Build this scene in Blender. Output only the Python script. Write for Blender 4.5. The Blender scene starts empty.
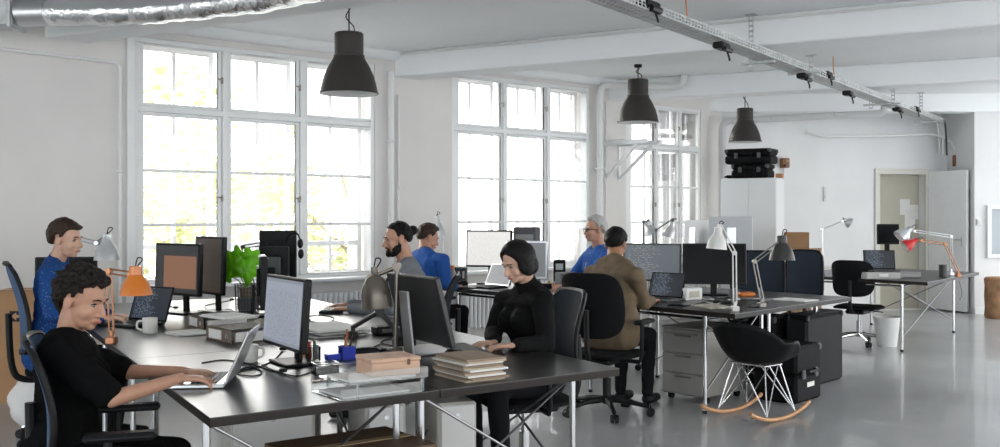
import bpy, math, random
from mathutils import Vector, Matrix, noise as mnoise
R = math.radians
random.seed(7)
SC = bpy.context.scene
COL = SC.collection

# ---------------------------------------------------------------- camera, sky, exposure
EYE, HOR, F = 1.42, 215.0, 1000.0
cam_d = bpy.data.cameras.new('camera'); cam = bpy.data.objects.new('camera', cam_d); COL.objects.link(cam)
cam.location = (0, 0, EYE); cam.rotation_euler = (R(90), 0, 0)
cam_d.sensor_width = 36.0; cam_d.lens = 36.0; cam_d.shift_y = -(223.5 - HOR) / 1000.0
cam_d.clip_start = 0.05; cam_d.clip_end = 300
SC.camera = cam
world = bpy.data.worlds.new('World'); SC.world = world; world.use_nodes = True
wn = world.node_tree.nodes; wl = world.node_tree.links
bg = wn['Background']
tc = wn.new('ShaderNodeTexCoord'); nz = wn.new('ShaderNodeTexNoise'); nz.inputs['Scale'].default_value = 1.6
nz.inputs['Detail'].default_value = 4
rp = wn.new('ShaderNodeValToRGB')
rp.color_ramp.elements[0].position = 0.35; rp.color_ramp.elements[0].color = (0.86, 0.93, 1.0, 1)
rp.color_ramp.elements[1].position = 0.7; rp.color_ramp.elements[1].color = (1.0, 0.985, 0.95, 1)
wl.new(tc.outputs['Generated'], nz.inputs['Vector']); wl.new(nz.outputs['Fac'], rp.inputs['Fac'])
wl.new(rp.outputs['Color'], bg.inputs['Color']); bg.inputs['Strength'].default_value = 3.7
sun_d = bpy.data.lights.new('hazy_sun', 'SUN'); sun_d.energy = 8.5; sun_d.angle = R(70); sun_d.color = (1, .97, .92)
sun = bpy.data.objects.new('hazy_sun', sun_d); COL.objects.link(sun)
sun.rotation_euler = Vector((.6562, -.7546, -.42)).to_track_quat('-Z', 'Y').to_euler()
SC.view_settings.view_transform = 'Standard'; SC.view_settings.look = 'None'
SC.view_settings.exposure = 0.06; SC.view_settings.gamma = 1.0
SC.view_settings.use_curve_mapping = False

# ---------------------------------------------------------------- pixel -> place helpers
def A(px, py, d): return Vector(((px - 500) / F * d, d, EYE - (py - HOR) / F * d))
def G(px, py, z): return A(px, py, F * (EYE - z) / (py - HOR))
def V(*a): return Vector(a)

# ---------------------------------------------------------------- materials
MATS = {}
def M(name, col=(.8, .8, .8), rough=.5, metal=0., nscale=0., namt=0., bump=0., bscale=40., emit=None, estr=0., coat=0., alpha=1., trans=0., spec=.5, col2=None, stretch=None):
    if name in MATS: return MATS[name]
    m = bpy.data.materials.new(name); m.use_nodes = True
    nt = m.node_tree; N = nt.nodes; L = nt.links; p = N['Principled BSDF']
    p.inputs['Base Color'].default_value = (*col, 1); p.inputs['Roughness'].default_value = rough
    p.inputs['Metallic'].default_value = metal; p.inputs['Specular IOR Level'].default_value = spec
    p.inputs['Coat Weight'].default_value = coat; p.inputs['Alpha'].default_value = alpha
    p.inputs['Transmission Weight'].default_value = trans
    if emit: p.inputs['Emission Color'].default_value = (*emit, 1); p.inputs['Emission Strength'].default_value = estr
    t = None
    def coord():
        nonlocal t
        if t is None:
            c = N.new('ShaderNodeTexCoord'); mp = N.new('ShaderNodeMapping')
            if stretch: mp.inputs['Scale'].default_value = stretch
            L.new(c.outputs['Object'], mp.inputs['Vector']); t = mp.outputs['Vector']
        return t
    if nscale > 0:
        n = N.new('ShaderNodeTexNoise'); n.inputs['Scale'].default_value = nscale; n.inputs['Detail'].default_value = 5
        L.new(coord(), n.inputs['Vector'])
        r = N.new('ShaderNodeValToRGB'); r.color_ramp.elements[0].position = .3; r.color_ramp.elements[1].position = .7
        a = tuple(max(0, c * (1 - namt)) for c in col); b = col2 if col2 else tuple(min(1, c * (1 + namt)) for c in col)
        r.color_ramp.elements[0].color = (*a, 1); r.color_ramp.elements[1].color = (*b, 1)
        L.new(n.outputs['Fac'], r.inputs['Fac']); L.new(r.outputs['Color'], p.inputs['Base Color'])
    if bump > 0:
        n = N.new('ShaderNodeTexNoise'); n.inputs['Scale'].default_value = bscale; n.inputs['Detail'].default_value = 4
        L.new(coord(), n.inputs['Vector'])
        b = N.new('ShaderNodeBump'); b.inputs['Strength'].default_value = bump; b.inputs['Distance'].default_value = .01
        L.new(n.outputs['Fac'], b.inputs['Height']); L.new(b.outputs['Normal'], p.inputs['Normal'])
    MATS[name] = m; return m

def glass_mat(name, tint=(1, 1, 1), gloss=.08, rough=.02):
    if name in MATS: return MATS[name]
    m = bpy.data.materials.new(name); m.use_nodes = True; nt = m.node_tree; N = nt.nodes; L = nt.links
    N.remove(N['Principled BSDF']); o = N['Material Output']
    tr = N.new('ShaderNodeBsdfTransparent'); tr.inputs['Color'].default_value = (*tint, 1)
    gl = N.new('ShaderNodeBsdfGlossy'); gl.inputs['Roughness'].default_value = rough
    fr = N.new('ShaderNodeFresnel'); fr.inputs['IOR'].default_value = 1.3
    ad = N.new('ShaderNodeMath'); ad.operation = 'MULTIPLY_ADD'; ad.inputs[1].default_value = .8; ad.inputs[2].default_value = gloss * .3
    mx = N.new('ShaderNodeMixShader'); L.new(fr.outputs[0], ad.inputs[0]); L.new(ad.outputs[0], mx.inputs[0])
    L.new(tr.outputs[0], mx.inputs[1]); L.new(gl.outputs[0], mx.inputs[2]); L.new(mx.outputs[0], o.inputs['Surface'])
    MATS[name] = m; return m

def screen_mat(name, kind, bgc, fgc, estr, rows=30):
    """flat picture on a lit display, from the Generated coordinates (x across, z up)"""
    if name in MATS: return MATS[name]
    m = bpy.data.materials.new(name); m.use_nodes = True; nt = m.node_tree; N = nt.nodes; L = nt.links
    p = N['Principled BSDF']; p.inputs['Roughness'].default_value = .35
    c = N.new('ShaderNodeTexCoord'); s = N.new('ShaderNodeSeparateXYZ'); L.new(c.outputs['Generated'], s.inputs[0])
    def mth(op, a, b=None, c2=None):
        n = N.new('ShaderNodeMath'); n.operation = op
        for i, q in enumerate((a, b, c2)):
            if q is None: continue
            if isinstance(q, (int, float)): n.inputs[i].default_value = q
            else: L.new(q, n.inputs[i])
        return n.outputs[0]
    X, Z = s.outputs[0], s.outputs[2]
    row = mth('FRACT', mth('MULTIPLY', Z, rows)); line = mth('GREATER_THAN', row, .5)
    nz = N.new('ShaderNodeTexNoise'); nz.noise_dimensions = '2D'; nz.inputs['Detail'].default_value = 1
    cb = N.new('ShaderNodeCombineXYZ'); nz.inputs['Scale'].default_value = 1
    L.new(mth('MULTIPLY', X, 26.), cb.inputs[0]); L.new(mth('MULTIPLY', mth('FLOOR', mth('MULTIPLY', Z, rows)), 7.3), cb.inputs[1])
    L.new(cb.outputs[0], nz.inputs['Vector'])
    word = mth('GREATER_THAN', nz.outputs['Fac'], .5)
    ink = mth('MULTIPLY', line, word)
    n2 = N.new('ShaderNodeTexNoise'); n2.noise_dimensions = '2D'; n2.inputs['Scale'].default_value = 1
    cb2 = N.new('ShaderNodeCombineXYZ'); L.new(mth('MULTIPLY', mth('FLOOR', mth('MULTIPLY', Z, rows)), 3.1), cb2.inputs[0]); L.new(cb2.outputs[0], n2.inputs['Vector'])
    inside = mth('MULTIPLY', mth('GREATER_THAN', X, .06), mth('LESS_THAN', X, .93))
    if kind == 'code':
        inside = mth('MULTIPLY', inside, mth('LESS_THAN', X, mth('MULTIPLY_ADD', n2.outputs['Fac'], .9, .05)))
        ink = mth('MULTIPLY', ink, inside)
    elif kind == 'sheet':
        g1 = mth('GREATER_THAN', mth('FRACT', mth('MULTIPLY', X, 9.)), .93)
        ink = mth('MAXIMUM', mth('MULTIPLY', mth('MULTIPLY', ink, inside), mth('LESS_THAN', Z, .82)), mth('MULTIPLY', g1, .5))
        bar = mth('MAXIMUM', mth('GREATER_THAN', Z, .95), mth('LESS_THAN', Z, .045)); ink = mth('MAXIMUM', ink, bar)
    elif kind == 'doc':
        ink = mth('MULTIPLY', mth('MULTIPLY', mth('MULTIPLY', ink, inside), .55), mth('LESS_THAN', Z, .9))
        ink = mth('MAXIMUM', ink, mth('MULTIPLY', mth('GREATER_THAN', Z, .95), .35))
    elif kind == 'window':      # a tall framed picture standing on a darker desktop
        pane = mth('MULTIPLY', mth('MULTIPLY', mth('GREATER_THAN', X, .2), mth('LESS_THAN', X, .97)), mth('MULTIPLY', mth('GREATER_THAN', Z, .1), mth('LESS_THAN', Z, .78)))
        ink = mth('MAXIMUM', pane, mth('MULTIPLY', ink, .0))
    mix = N.new('ShaderNodeMix'); mix.data_type = 'RGBA'; L.new(ink, mix.inputs[0])
    mix.inputs[6].default_value = (*bgc, 1); mix.inputs[7].default_value = (*fgc, 1)
    p.inputs['Base Color'].default_value = (.02, .02, .02, 1)
    L.new(mix.outputs[2], p.inputs['Emission Color']); p.inputs['Emission Strength'].default_value = estr
    MATS[name] = m; return m

# ---------------------------------------------------------------- mesh builder
class MB:
    def __init__(s): s.v = []; s.f = []
    def add(s, vs, fs, mat=None):
        b = len(s.v); s.v += [(mat @ Vector(v)) if mat else Vector(v) for v in vs]; s.f += [tuple(i + b for i in f) for f in fs]; return s
    def box(s, c, size, b=0., rot=None):
        hx, hy, hz = size[0] / 2, size[1] / 2, size[2] / 2; T = Matrix.Translation(Vector(c)) @ (rot.to_4x4() if rot else Matrix.Identity(4))
        if b <= 0:
            vs = [(x, y, z) for x in (-hx, hx) for y in (-hy, hy) for z in (-hz, hz)]
            return s.add(vs, [(0, 1, 3, 2), (4, 6, 7, 5), (0, 4, 5, 1), (2, 3, 7, 6), (0, 2, 6, 4), (1, 5, 7, 3)], T)
        b = min(b, hx * .9, hy * .9, hz * .9); vs = []; ix = {}
        for sx in (-1, 1):
            for sy in (-1, 1):
                for sz in (-1, 1):
                    for k in range(3):
                        q = [sx * (hx - b), sy * (hy - b), sz * (hz - b)]; q[k] = (sx * hx, sy * hy, sz * hz)[k]
                        ix[(sx, sy, sz, k)] = len(vs); vs.append(tuple(q))
        fs = []
        for k in range(3):
            o = [i for i in range(3) if i != k]
            for sg in (-1, 1):
                lst = []
                for a, c2 in ((-1, -1), (1, -1), (1, 1), (-1, 1)):
                    q = [0, 0, 0]; q[k] = sg; q[o[0]] = a; q[o[1]] = c2; lst.append(ix[(*q, k)])
                fs.append(tuple(lst))
        for k in range(3):
            o = [i for i in range(3) if i != k]
            for a in (-1, 1):
                for c2 in (-1, 1):
                    lst = []
                    for e, kk in ((-1, o[0]), (1, o[0]), (1, o[1]), (-1, o[1])):
                        q = [0, 0, 0]; q[k] = e; q[o[0]] = a; q[o[1]] = c2; lst.append(ix[(*q, kk)])
                    fs.append(tuple(lst))
        for sx in (-1, 1):
            for sy in (-1, 1):
                for sz in (-1, 1): fs.append(tuple(ix[(sx, sy, sz, k)] for k in range(3)))
        return s.add(vs, fs, T)
    def bar(s, p0, p1, w, h, b=0., up=(0, 0, 1)):
        p0, p1 = Vector(p0), Vector(p1); y = (p1 - p0); L = y.length; y.normalize(); u = Vector(up)
        x = y.cross(u)
        if x.length < 1e-4: x = y.cross(Vector((1, 0, 0)))
        x.normalize(); z = x.cross(y)
        return s.box((p0 + p1) / 2, (w, L, h), b, Matrix((x, y, z)).transposed())
    def tube(s, pts, r, n=8, cap=True, closed=False):
        pts = [Vector(p) for p in pts]; k = len(pts); rs = r if isinstance(r, (list, tuple)) else [r] * k
        rings = []; prev = None
        for i, p in enumerate(pts):
            if closed: t = pts[(i + 1) % k] - pts[i - 1]
            else: t = pts[min(i + 1, k - 1)] - pts[max(i - 1, 0)]
            if t.length < 1e-9: t = Vector((0, 0, 1))
            t.normalize()
            if prev is None: a = t.orthogonal().normalized()
            else:
                a = prev - t * prev.dot(t)
                a = a.normalized() if a.length > 1e-6 else t.orthogonal().normalized()
            prev = a; bb = t.cross(a)
            rings.append([p + (a * math.cos(2 * math.pi * j / n) + bb * math.sin(2 * math.pi * j / n)) * rs[i] for j in range(n)])
        vs = [v for rg in rings for v in rg]; fs = []
        for i in range(k if closed else k - 1):
            for j in range(n):
                i2 = (i + 1) % k; fs.append((i * n + j, i * n + (j + 1) % n, i2 * n + (j + 1) % n, i2 * n + j))
        if cap and not closed: fs.append(tuple(range(n - 1, -1, -1))); fs.append(tuple((k - 1) * n + j for j in range(n)))
        return s.add(vs, fs)
    def cyl(s, p0, p1, r, r1=None, n=14): return s.tube([p0, p1], [r, r if r1 is None else r1], n)
    def lathe(s, prof, T=None, n=24, close=True):
        T = T or Matrix.Identity(4); vs = []; fs = []; k = len(prof)
        for (r, z) in prof:
            for j in range(n): a = 2 * math.pi * j / n; vs.append((r * math.cos(a), r * math.sin(a), z))
        for i in range(k - 1):
            for j in range(n): fs.append((i * n + j, i * n + (j + 1) % n, (i + 1) * n + (j + 1) % n, (i + 1) * n + j))
        if close:
            if prof[0][0] > 1e-5: fs.append(tuple(range(n - 1, -1, -1)))
            if prof[-1][0] > 1e-5: fs.append(tuple((k - 1) * n + j for j in range(n)))
        return s.add(vs, fs, T)
    def prism(s, poly, z0, z1, T=None):
        n = len(poly); vs = [(x, y, z0) for x, y in poly] + [(x, y, z1) for x, y in poly]
        fs = [tuple(range(n - 1, -1, -1)), tuple(range(n, 2 * n))] + [(i, (i + 1) % n, n + (i + 1) % n, n + i) for i in range(n)]
        return s.add(vs, fs, T)
    def ell(s, c, r, T=None, nu=16, nv=10):
        vs = []; fs = []
        for i in range(nv + 1):
            th = math.pi * i / nv
            for j in range(nu): ph = 2 * math.pi * j / nu; vs.append((c[0] + r[0] * math.sin(th) * math.cos(ph), c[1] + r[1] * math.sin(th) * math.sin(ph), c[2] + r[2] * math.cos(th)))
        for i in range(nv):
            for j in range(nu): fs.append((i * nu + j, (i + 1) * nu + j, (i + 1) * nu + (j + 1) % nu, i * nu + (j + 1) % nu))
        return s.add(vs, fs, T)
    def cone2(s, p0, p1, r0, r1, n=12):
        """round-ended tapered limb"""
        p0, p1 = Vector(p0), Vector(p1); d = (p1 - p0); L = d.length
        if L < 1e-6: return s.ell(p0, (r0,) * 3)
        d.normalize(); pts = []; rs = []
        for a in (-80, -50, -20): pts.append(p0 + d * r0 * math.sin(R(a))); rs.append(r0 * math.cos(R(a)))
        for k in (0.25, .5, .75): pts.append(p0 + d * L * k); rs.append(r0 + (r1 - r0) * k)
        for a in (20, 50, 80): pts.append(p1 + d * r1 * math.sin(R(a))); rs.append(r1 * math.cos(R(a)))
        return s.tube(pts, rs, n)
    def mesh(s, name, smooth=None):
        me = bpy.data.meshes.new(name); me.from_pydata([tuple(v) for v in s.v], [], s.f)
        import bmesh
        bm = bmesh.new(); bm.from_mesh(me); bmesh.ops.remove_doubles(bm, verts=bm.verts, dist=1e-6); bmesh.ops.recalc_face_normals(bm, faces=bm.faces)
        if smooth is not None:
            for f in bm.faces: f.smooth = True
            ca = math.cos(R(smooth))
            for e in bm.edges:
                if len(e.link_faces) == 2 and e.link_faces[0].normal.dot(e.link_faces[1].normal) < ca: e.smooth = False
        bm.to_mesh(me); bm.free()
        return me
    def build(s, name, mat, parent=None, smooth=35, label=None):
        me = s.mesh(name, smooth); me.materials.append(mat)
        o = bpy.data.objects.new(name, me); COL.objects.link(o)
        if parent is not None: o.parent = parent
        if label: o['label'] = label
        return o

def thing(name, label, cat, loc=(0, 0, 0), rz=0, group=None, kind=None):
    o = bpy.data.objects.new(name, None); COL.objects.link(o); o.location = loc; o.rotation_euler = (0, 0, rz)
    o.empty_display_size = .05
    tag(o, label, cat, group, kind); return o
def tag(o, label=None, cat=None, group=None, kind=None):
    if label: o['label'] = label
    if cat: o['category'] = cat
    if group: o['group'] = group
    if kind: o['kind'] = kind
    return o
def struct(o, label=None): o['kind'] = 'structure'; (label and o.__setitem__('label', label)); return o
def local(root, p):
    """world point -> coordinates of a thing that stands upright"""
    q = Vector(p) - root.location; return Matrix.Rotation(-root.rotation_euler[2], 3, 'Z') @ q
def solo(o, loc, rz=0): o.location = loc; o.rotation_euler = (0, 0, rz); return o
def aim(p0, p1):
    """rotation whose z runs from p0 to p1, placed at p0"""
    z = (Vector(p1) - Vector(p0)).normalized(); x = z.orthogonal().normalized(); y = z.cross(x)
    return Matrix.Translation(Vector(p0)) @ Matrix((x, y, z)).transposed().to_4x4()
def curve_pts(ps, n=8):
    """smooth path through points"""
    ps = [Vector(p) for p in ps]; out = []
    for i in range(len(ps) - 1):
        a = ps[max(i - 1, 0)]; b = ps[i]; c = ps[i + 1]; d = ps[min(i + 2, len(ps) - 1)]
        for k in range(n):
            t = k / n
            out.append(.5 * ((2 * b) + (c - a) * t + (2 * a - 5 * b + 4 * c - d) * t * t + (3 * b - a - 3 * c + d) * t ** 3))
    out.append(ps[-1]); return out

# common materials
WALLF = M('wall_paint_lit', (.80, .80, .80), .75, nscale=1.3, namt=.04, bump=.12, bscale=9)  # same white as the window wall, brighter light put into the colour
WALLP = M('wall_paint_shaded', (.755, .735, .71), .75, nscale=1.3, namt=.05, bump=.12, bscale=9)  # same white again, darkened and warmed to carry the window wall's shade
CEILP = M('ceiling_paint', (.95, .965, .975), .8, nscale=1.0, namt=.03, bump=.1, bscale=8)
FLOORM = M('sealed_concrete', (.41, .415, .42), .28, nscale=1.1, namt=.13, bump=.03, bscale=14, coat=.25)
WHITEW = M('white_gloss_paint', (.84, .85, .85), .35, nscale=3, namt=.03)
GLASS = glass_mat('window_glass')
DARKTOP = M('dark_linoleum', (.013, .0125, .0125), .3, nscale=5, namt=.3, bump=.02, bscale=30, spec=.8)
EDGE = M('dark_edge', (.02, .017, .014), .5, spec=.25)
CHROME = M('chrome', (.5, .51, .52), .22, 1.)
STEEL = M('brushed_steel', (.55, .56, .57), .35, 1.)
BLKPL = M('black_plastic', (.009, .009, .010), .45, spec=.2)
BLKMAT = M('black_matte', (.012, .012, .013), .8, spec=.15)
GREYPL = M('grey_plastic', (.09, .093, .097), .5, spec=.3)
WHITEPL = M('white_plastic', (.75, .75, .74), .4)
ALU = M('aluminium', (.68, .69, .7), .32, .85)
# ================================================================ the setting
VP, KS = 1650.0, 0.0748
WX = Vector((.7546, .6562, 0)); WY = Vector((-.6562, .7546, 0)); WANG = math.atan2(.6562, .7546)
W0 = A(0, HOR, F / (KS * VP)); W0.z = 0
def wall_u(px, yoff=0.):
    m = Vector(((px - 500) / F, 1, 0)); d = (yoff + W0.dot(WY)) / m.dot(WY); return (m * d - W0).dot(WX)
def wall_pt(px, z, yoff=0.): return W0 + WX * wall_u(px, yoff) + WY * yoff + V(0, 0, z)
def wl(px, z, yoff=0.): return V(wall_u(px, yoff), yoff, z)      # same, in the wall's own frame
CEIL, BEAM = 3.15, 2.89
# floor and ceiling
o = MB().box((2, 8, -.1), (34, 34, .2)).build('floor', FLOORM, smooth=None); struct(o, 'grey sealed concrete floor with soft reflections')
_cp = [W0 - WX * 9 + WY * .3, W0 + WX * 9.75 + WY * .3, V(8.9, 16.2, 0), V(8.9, -7, 0), V(-12, -7, 0)]
o = MB().prism([(p.x, p.y) for p in _cp], CEIL, CEIL + .2).build('ceiling', CEILP, smooth=None); struct(o, 'white plaster ceiling')

WINS = [dict(f=(134, 375), cols=[(143, 217), (230.5, 295), (307, 369)], top=2.935, mid0=2.425, mid1=2.31, open=(.78, 3.0)),
        dict(f=(452, 590), cols=[(458, 500), (506.5, 543.5), (550, 585)], top=2.96, mid0=2.455, mid1=2.34, open=(.78, 3.02)),
        dict(f=(626, 701), cols=[(630, 653), (657, 677), (680, 698.5)], top=2.84, mid0=2.385, mid1=2.28, open=(.78, 2.9))]
TH = .28
mb = MB(); edges = [-13.0]
for w in WINS: edges += [wall_u(w['f'][0]), wall_u(w['f'][1])]
edges += [wall_u(722)]
for i in range(0, len(edges), 2): mb.box(((edges[i] + edges[i + 1]) / 2, TH / 2, CEIL / 2), (edges[i + 1] - edges[i], TH, CEIL))
for k, w in enumerate(WINS):
    a, b = edges[1 + 2 * k], edges[2 + 2 * k]; z0, z1 = w['open']
    mb.box(((a + b) / 2, TH / 2, z0 / 2), (b - a, TH, z0)); mb.box(((a + b) / 2, TH / 2, (z1 + CEIL) / 2), (b - a, TH, CEIL - z1))
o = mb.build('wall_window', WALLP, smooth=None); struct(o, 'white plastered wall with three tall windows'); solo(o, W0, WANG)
# outer brick skin of the facade, its reveals narrow the openings
BRICK = bpy.data.materials.new('pale_brick'); BRICK.use_nodes = True
_n = BRICK.node_tree.nodes; _l = BRICK.node_tree.links
_b = _n.new('ShaderNodeTexBrick'); _b.inputs['Scale'].default_value = 4.2; _b.inputs['Color1'].default_value = (.86, .80, .72, 1); _b.inputs['Color2'].default_value = (.9, .86, .8, 1); _b.inputs['Mortar'].default_value = (.6, .55, .48, 1)
_c = _n.new('ShaderNodeTexCoord'); _m = _n.new('ShaderNodeMapping'); _m.inputs['Rotation'].default_value = (R(90), 0, R(90))
_l.new(_c.outputs['Object'], _m.inputs['Vector']); _l.new(_m.outputs['Vector'], _b.inputs['Vector']); _l.new(_b.outputs['Color'], _n['Principled BSDF'].inputs['Base Color'])
mb = MB()
for i in range(0, len(edges), 2):
    a = edges[i] - (.07 if i else 0); b = edges[i + 1] + (.07 if i + 2 < len(edges) else 0)
    mb.box(((a + b) / 2, TH + .07, 1.8), (b - a, .14, 4.4))
for k, w in enumerate(WINS):
    a, b = edges[1 + 2 * k], edges[2 + 2 * k]; z0, z1 = w['open']
    mb.box(((a + b) / 2, TH + .07, (z0 - .4) / 2), (b - a, .14, z0 + .4)); mb.box(((a + b) / 2, TH + .07, (z1 + 4) / 2), (b - a, .14, 4 - z1))
o = mb.build('wall_facade', BRICK, smooth=None); struct(o, 'pale brick outer face of the window wall'); solo(o, W0, WANG)

HANDLE = M('window_handle', (.35, .33, .3), .4, .7)
def frame_bars(mb, a, b, z0, z1, w, y, t):
    mb.box(((a + b) / 2, y, z0 + w / 2), (b - a, t, w), .004); mb.box(((a + b) / 2, y, z1 - w / 2), (b - a, t, w), .004)
    mb.box((a + w / 2, y, (z0 + z1) / 2), (w, t, z1 - z0 - 2 * w), .004); mb.box((b - w / 2, y, (z0 + z1) / 2), (w, t, z1 - z0 - 2 * w), .004)
for k, w in enumerate(WINS):
    root = bpy.data.objects.new('window_%d' % (k + 1), None); COL.objects.link(root); solo(root, W0, WANG)
    struct(root, ['tall white triple casement window nearest the duct', 'tall white triple casement window behind the document monitor', 'tall white triple casement window behind the wall bracket'][k])
    ua, ub = edges[1 + 2 * k], edges[2 + 2 * k]; z0, z1 = w['open']; yS = .05
    cols = [(wall_u(p, yS), wall_u(q, yS)) for p, q in w['cols']]
    mb = MB(); frame_bars(mb, ua, ub, z0, z1, .045, .07, .12)
    for (c0, c1) in zip(cols[:-1], cols[1:]):
        m_ = (c0[1] + c1[0]) / 2; mb.box((m_, .07, (z0 + z1) / 2), (.05, .12, z1 - z0 - .09), .004)
    mb.box(((ua + ub) / 2, .071, (w['mid0'] + w['mid1']) / 2), (ub - ua - .09, .12, .05), .004)
    mb.build('window_frame', WHITEW, root)
    for ci, (c0, c1) in enumerate(cols):
        lo_c = ua + .04 if ci == 0 else (cols[ci - 1][1] + c0) / 2 + .028
        hi_c = ub - .04 if ci == 2 else (c1 + cols[ci + 1][0]) / 2 - .028
        mz = (w['mid0'] + w['mid1']) / 2
        for row in (0, 1):
            if row: sz0, sz1, g0, g1 = mz + .028, z1 - .04, w['mid0'], w['top']
            else: sz0, sz1, g0, g1 = z0 + .04, mz - .028, .84, w['mid1']
            mb = MB()
            mb.box(((lo_c + c0) / 2, yS, (sz0 + sz1) / 2), (abs(c0 - lo_c), .04, sz1 - sz0), .006); mb.box(((hi_c + c1) / 2, yS, (sz0 + sz1) / 2), (abs(hi_c - c1), .04, sz1 - sz0), .006)
            mb.box(((c0 + c1) / 2, yS, (sz0 + g0) / 2), (c1 - c0, .04, g0 - sz0), .006); mb.box(((c0 + c1) / 2, yS, (sz1 + g1) / 2), (c1 - c0, .04, sz1 - g1), .006)
            nb = 1 if row else 3; hh = (g1 - g0) / nb
            for j in range(1, nb): mb.box(((c0 + c1) / 2, yS, g0 + hh * j), (c1 - c0, .034, .026), .005)
            sash = mb.build('sash', WHITEW, root)
            for j in range(nb): MB().box(((c0 + c1) / 2, yS, g0 + hh * (j + .5)), (c1 - c0, .004, hh)).build('pane', GLASS, sash, None)
            if ci < 2: MB().box((hi_c - .005, yS - .035, (g0 + g1) / 2), (.016, .03, .06), .004).tube([(hi_c - .005, yS - .05, (g0 + g1) / 2), (hi_c - .06, yS - .06, (g0 + g1) / 2 + .012)], .007, 6).build('handle', HANDLE, sash)
        # outer casement of the double window, with a middle bar
        a, b = lo_c + .015, hi_c - .015; mb = MB(); frame_bars(mb, a, b, z0 + .02, z1 - .03, (.05, .045, .03)[k], .2, .05)
        mb.box(((a + b) / 2, .2, (z0 + z1) / 2), ((.035, .03, .02)[k], .045, z1 - z0 - .1), .005)
        mb.box(((a + b) / 2, .2, mz), (b - a - .1, .046, .06), .005)
        if k == 0: mb.box(((a + b) / 2, .2, 1.13), (b - a - .1, .047, .05), .005)
        os_ = mb.build('outer_sash', WHITEW, root); MB().box(((a + b) / 2, .2, (z0 + z1) / 2), (b - a - .09, .004, z1 - z0 - .1)).build('pane', GLASS, os_, None)
    MB().box(((ua + ub) / 2, .03 - .09, z0 - .005), (ub - ua + .12, .26, .035), .008).build('window_sill', WHITEW, root)
    # radiator under the sill
    rad = thing('radiator', ['white ribbed radiator under the window by the green plant', 'white ribbed radiator behind the bottle with orange cap', 'white ribbed radiator under the window with the two small lamps'][k], 'radiator', W0 + WX * ((ua + ub) / 2) - WY * .12, WANG)
    n = int((ub - ua - .1) / .06); mb = MB()
    for j in range(n): mb.box((-(n - 1) * .03 + j * .06, 0, .4), (.042, .11, .5), .012)
    mb.build('fins', WHITEW, rad); MB().box((0, 0, .18), (n * .06, .05, .05), .01).box((0, 0, .62), (n * .06, .05, .05), .01).box((-n * .028, 0, .08), (.03, .08, .17), .004).box((n * .028, 0, .08), (.03, .08, .17), .004).build('header_pipe', WHITEW, rad)

# far wall with doorway, right-hand pier wall
C0 = wall_pt(722, 0, 0); FX = (Vector((6.45, 15.1, 0)) - C0).normalized(); FY = Vector((-FX.y, FX.x, 0)); FANG = math.atan2(FX.y, FX.x)
def far_u(px, yoff=0.):
    m = Vector(((px - 500) / F, 1, 0)); d = (yoff + C0.dot(FY)) / m.dot(FY); return (m * d - C0).dot(FX)
def far_z(px, py, yoff=0.):
    m = Vector(((px - 500) / F, 1, 0)); d = (yoff + C0.dot(FY)) / m.dot(FY); return EYE - (py - HOR) / F * d
d0, d1, DH = far_u(878), far_u(926), 2.05
mb = MB().box(((0 + d0) / 2, .15, CEIL / 2), (d0, .3, CEIL)).box(((d1 + 5.4) / 2, .15, CEIL / 2), (5.4 - d1, .3, CEIL)).box(((d0 + d1) / 2, .15, (DH + CEIL) / 2), (d1 - d0, .3, CEIL - DH))
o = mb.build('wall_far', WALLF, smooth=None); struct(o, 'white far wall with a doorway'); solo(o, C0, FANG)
PIER_Y = 14.3
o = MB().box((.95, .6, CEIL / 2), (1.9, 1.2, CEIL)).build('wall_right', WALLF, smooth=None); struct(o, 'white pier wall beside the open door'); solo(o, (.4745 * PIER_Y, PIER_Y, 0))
o = MB().box((.95, -.01, .05), (1.9, .02, .1), .003).build('baseboard_right', WHITEW); struct(o, 'white baseboard at the foot of the pier wall'); solo(o, (.4745 * PIER_Y, PIER_Y, 0))
o = MB().box(((d0 - .3) / 2, -.01, .05), (d0 + .3, .02, .1), .003).build('baseboard_far', WHITEW); struct(o, 'white baseboard along the far wall'); solo(o, C0, FANG)
# doors
BEIGE = M('beige_door_paint', (.50, .47, .38), .5, nscale=2, namt=.06)
PAPER = M('paper', (.78, .77, .74), .8, nscale=5, namt=.05)
dr = bpy.data.objects.new('door_1', None); COL.objects.link(dr); solo(dr, C0, FANG); struct(dr, 'beige inner door with sheets of paper pinned to it')
MB().box(((d0 + d1) / 2, .2, DH / 2 - .01), (d1 - d0 - .002, .045, DH + .01), .002).build('door_leaf', BEIGE, dr)
mb = MB(); frame_bars(mb, d0 - .06, d1 + .06, -.06, DH + .06, .08, -.005, .05); mb.build('door_frame', M('door_frame_paint', (.68, .67, .60), .5), dr)
for (p, q, w_, h_) in ((905, 207, .17, .24), (915, 212, .17, .22), (910, 222, .18, .24)):
    MB().box((far_u(p, .17), .173, far_z(p, q, .17)), (w_, .004, h_), 0).build('notice_paper', PAPER, dr, None)
MB().box((d1 - .12, .165, 1.02), (.03, .02, .16), .004).tube([(d1 - .12, .15, 1.05), (d1 - .12, .12, 1.05), (d1 - .23, .12, 1.05)], .009, 6).build('handle', STEEL, dr)
hinge = C0 + FX * (d1 + .04) - FY * .03; tip = A(967.5, 300, 14.4); tip.z = 0; v_ = tip - hinge
dr = bpy.data.objects.new('door_2', None); COL.objects.link(dr); solo(dr, hinge, math.atan2(v_.y, v_.x)); struct(dr, 'white steel door leaf standing open')
MB().box((v_.length / 2, 0, DH / 2 + .02), (v_.length, .045, DH), .004).build('door_leaf', WHITEW, dr)
MB().box((v_.length - .07, -.03, 1.03), (.03, .02, .16), .004).tube([(v_.length - .07, -.03, 1.06), (v_.length - .07, -.07, 1.06), (v_.length - .18, -.07, 1.06)], .009, 6).build('handle', STEEL, dr)
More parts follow.
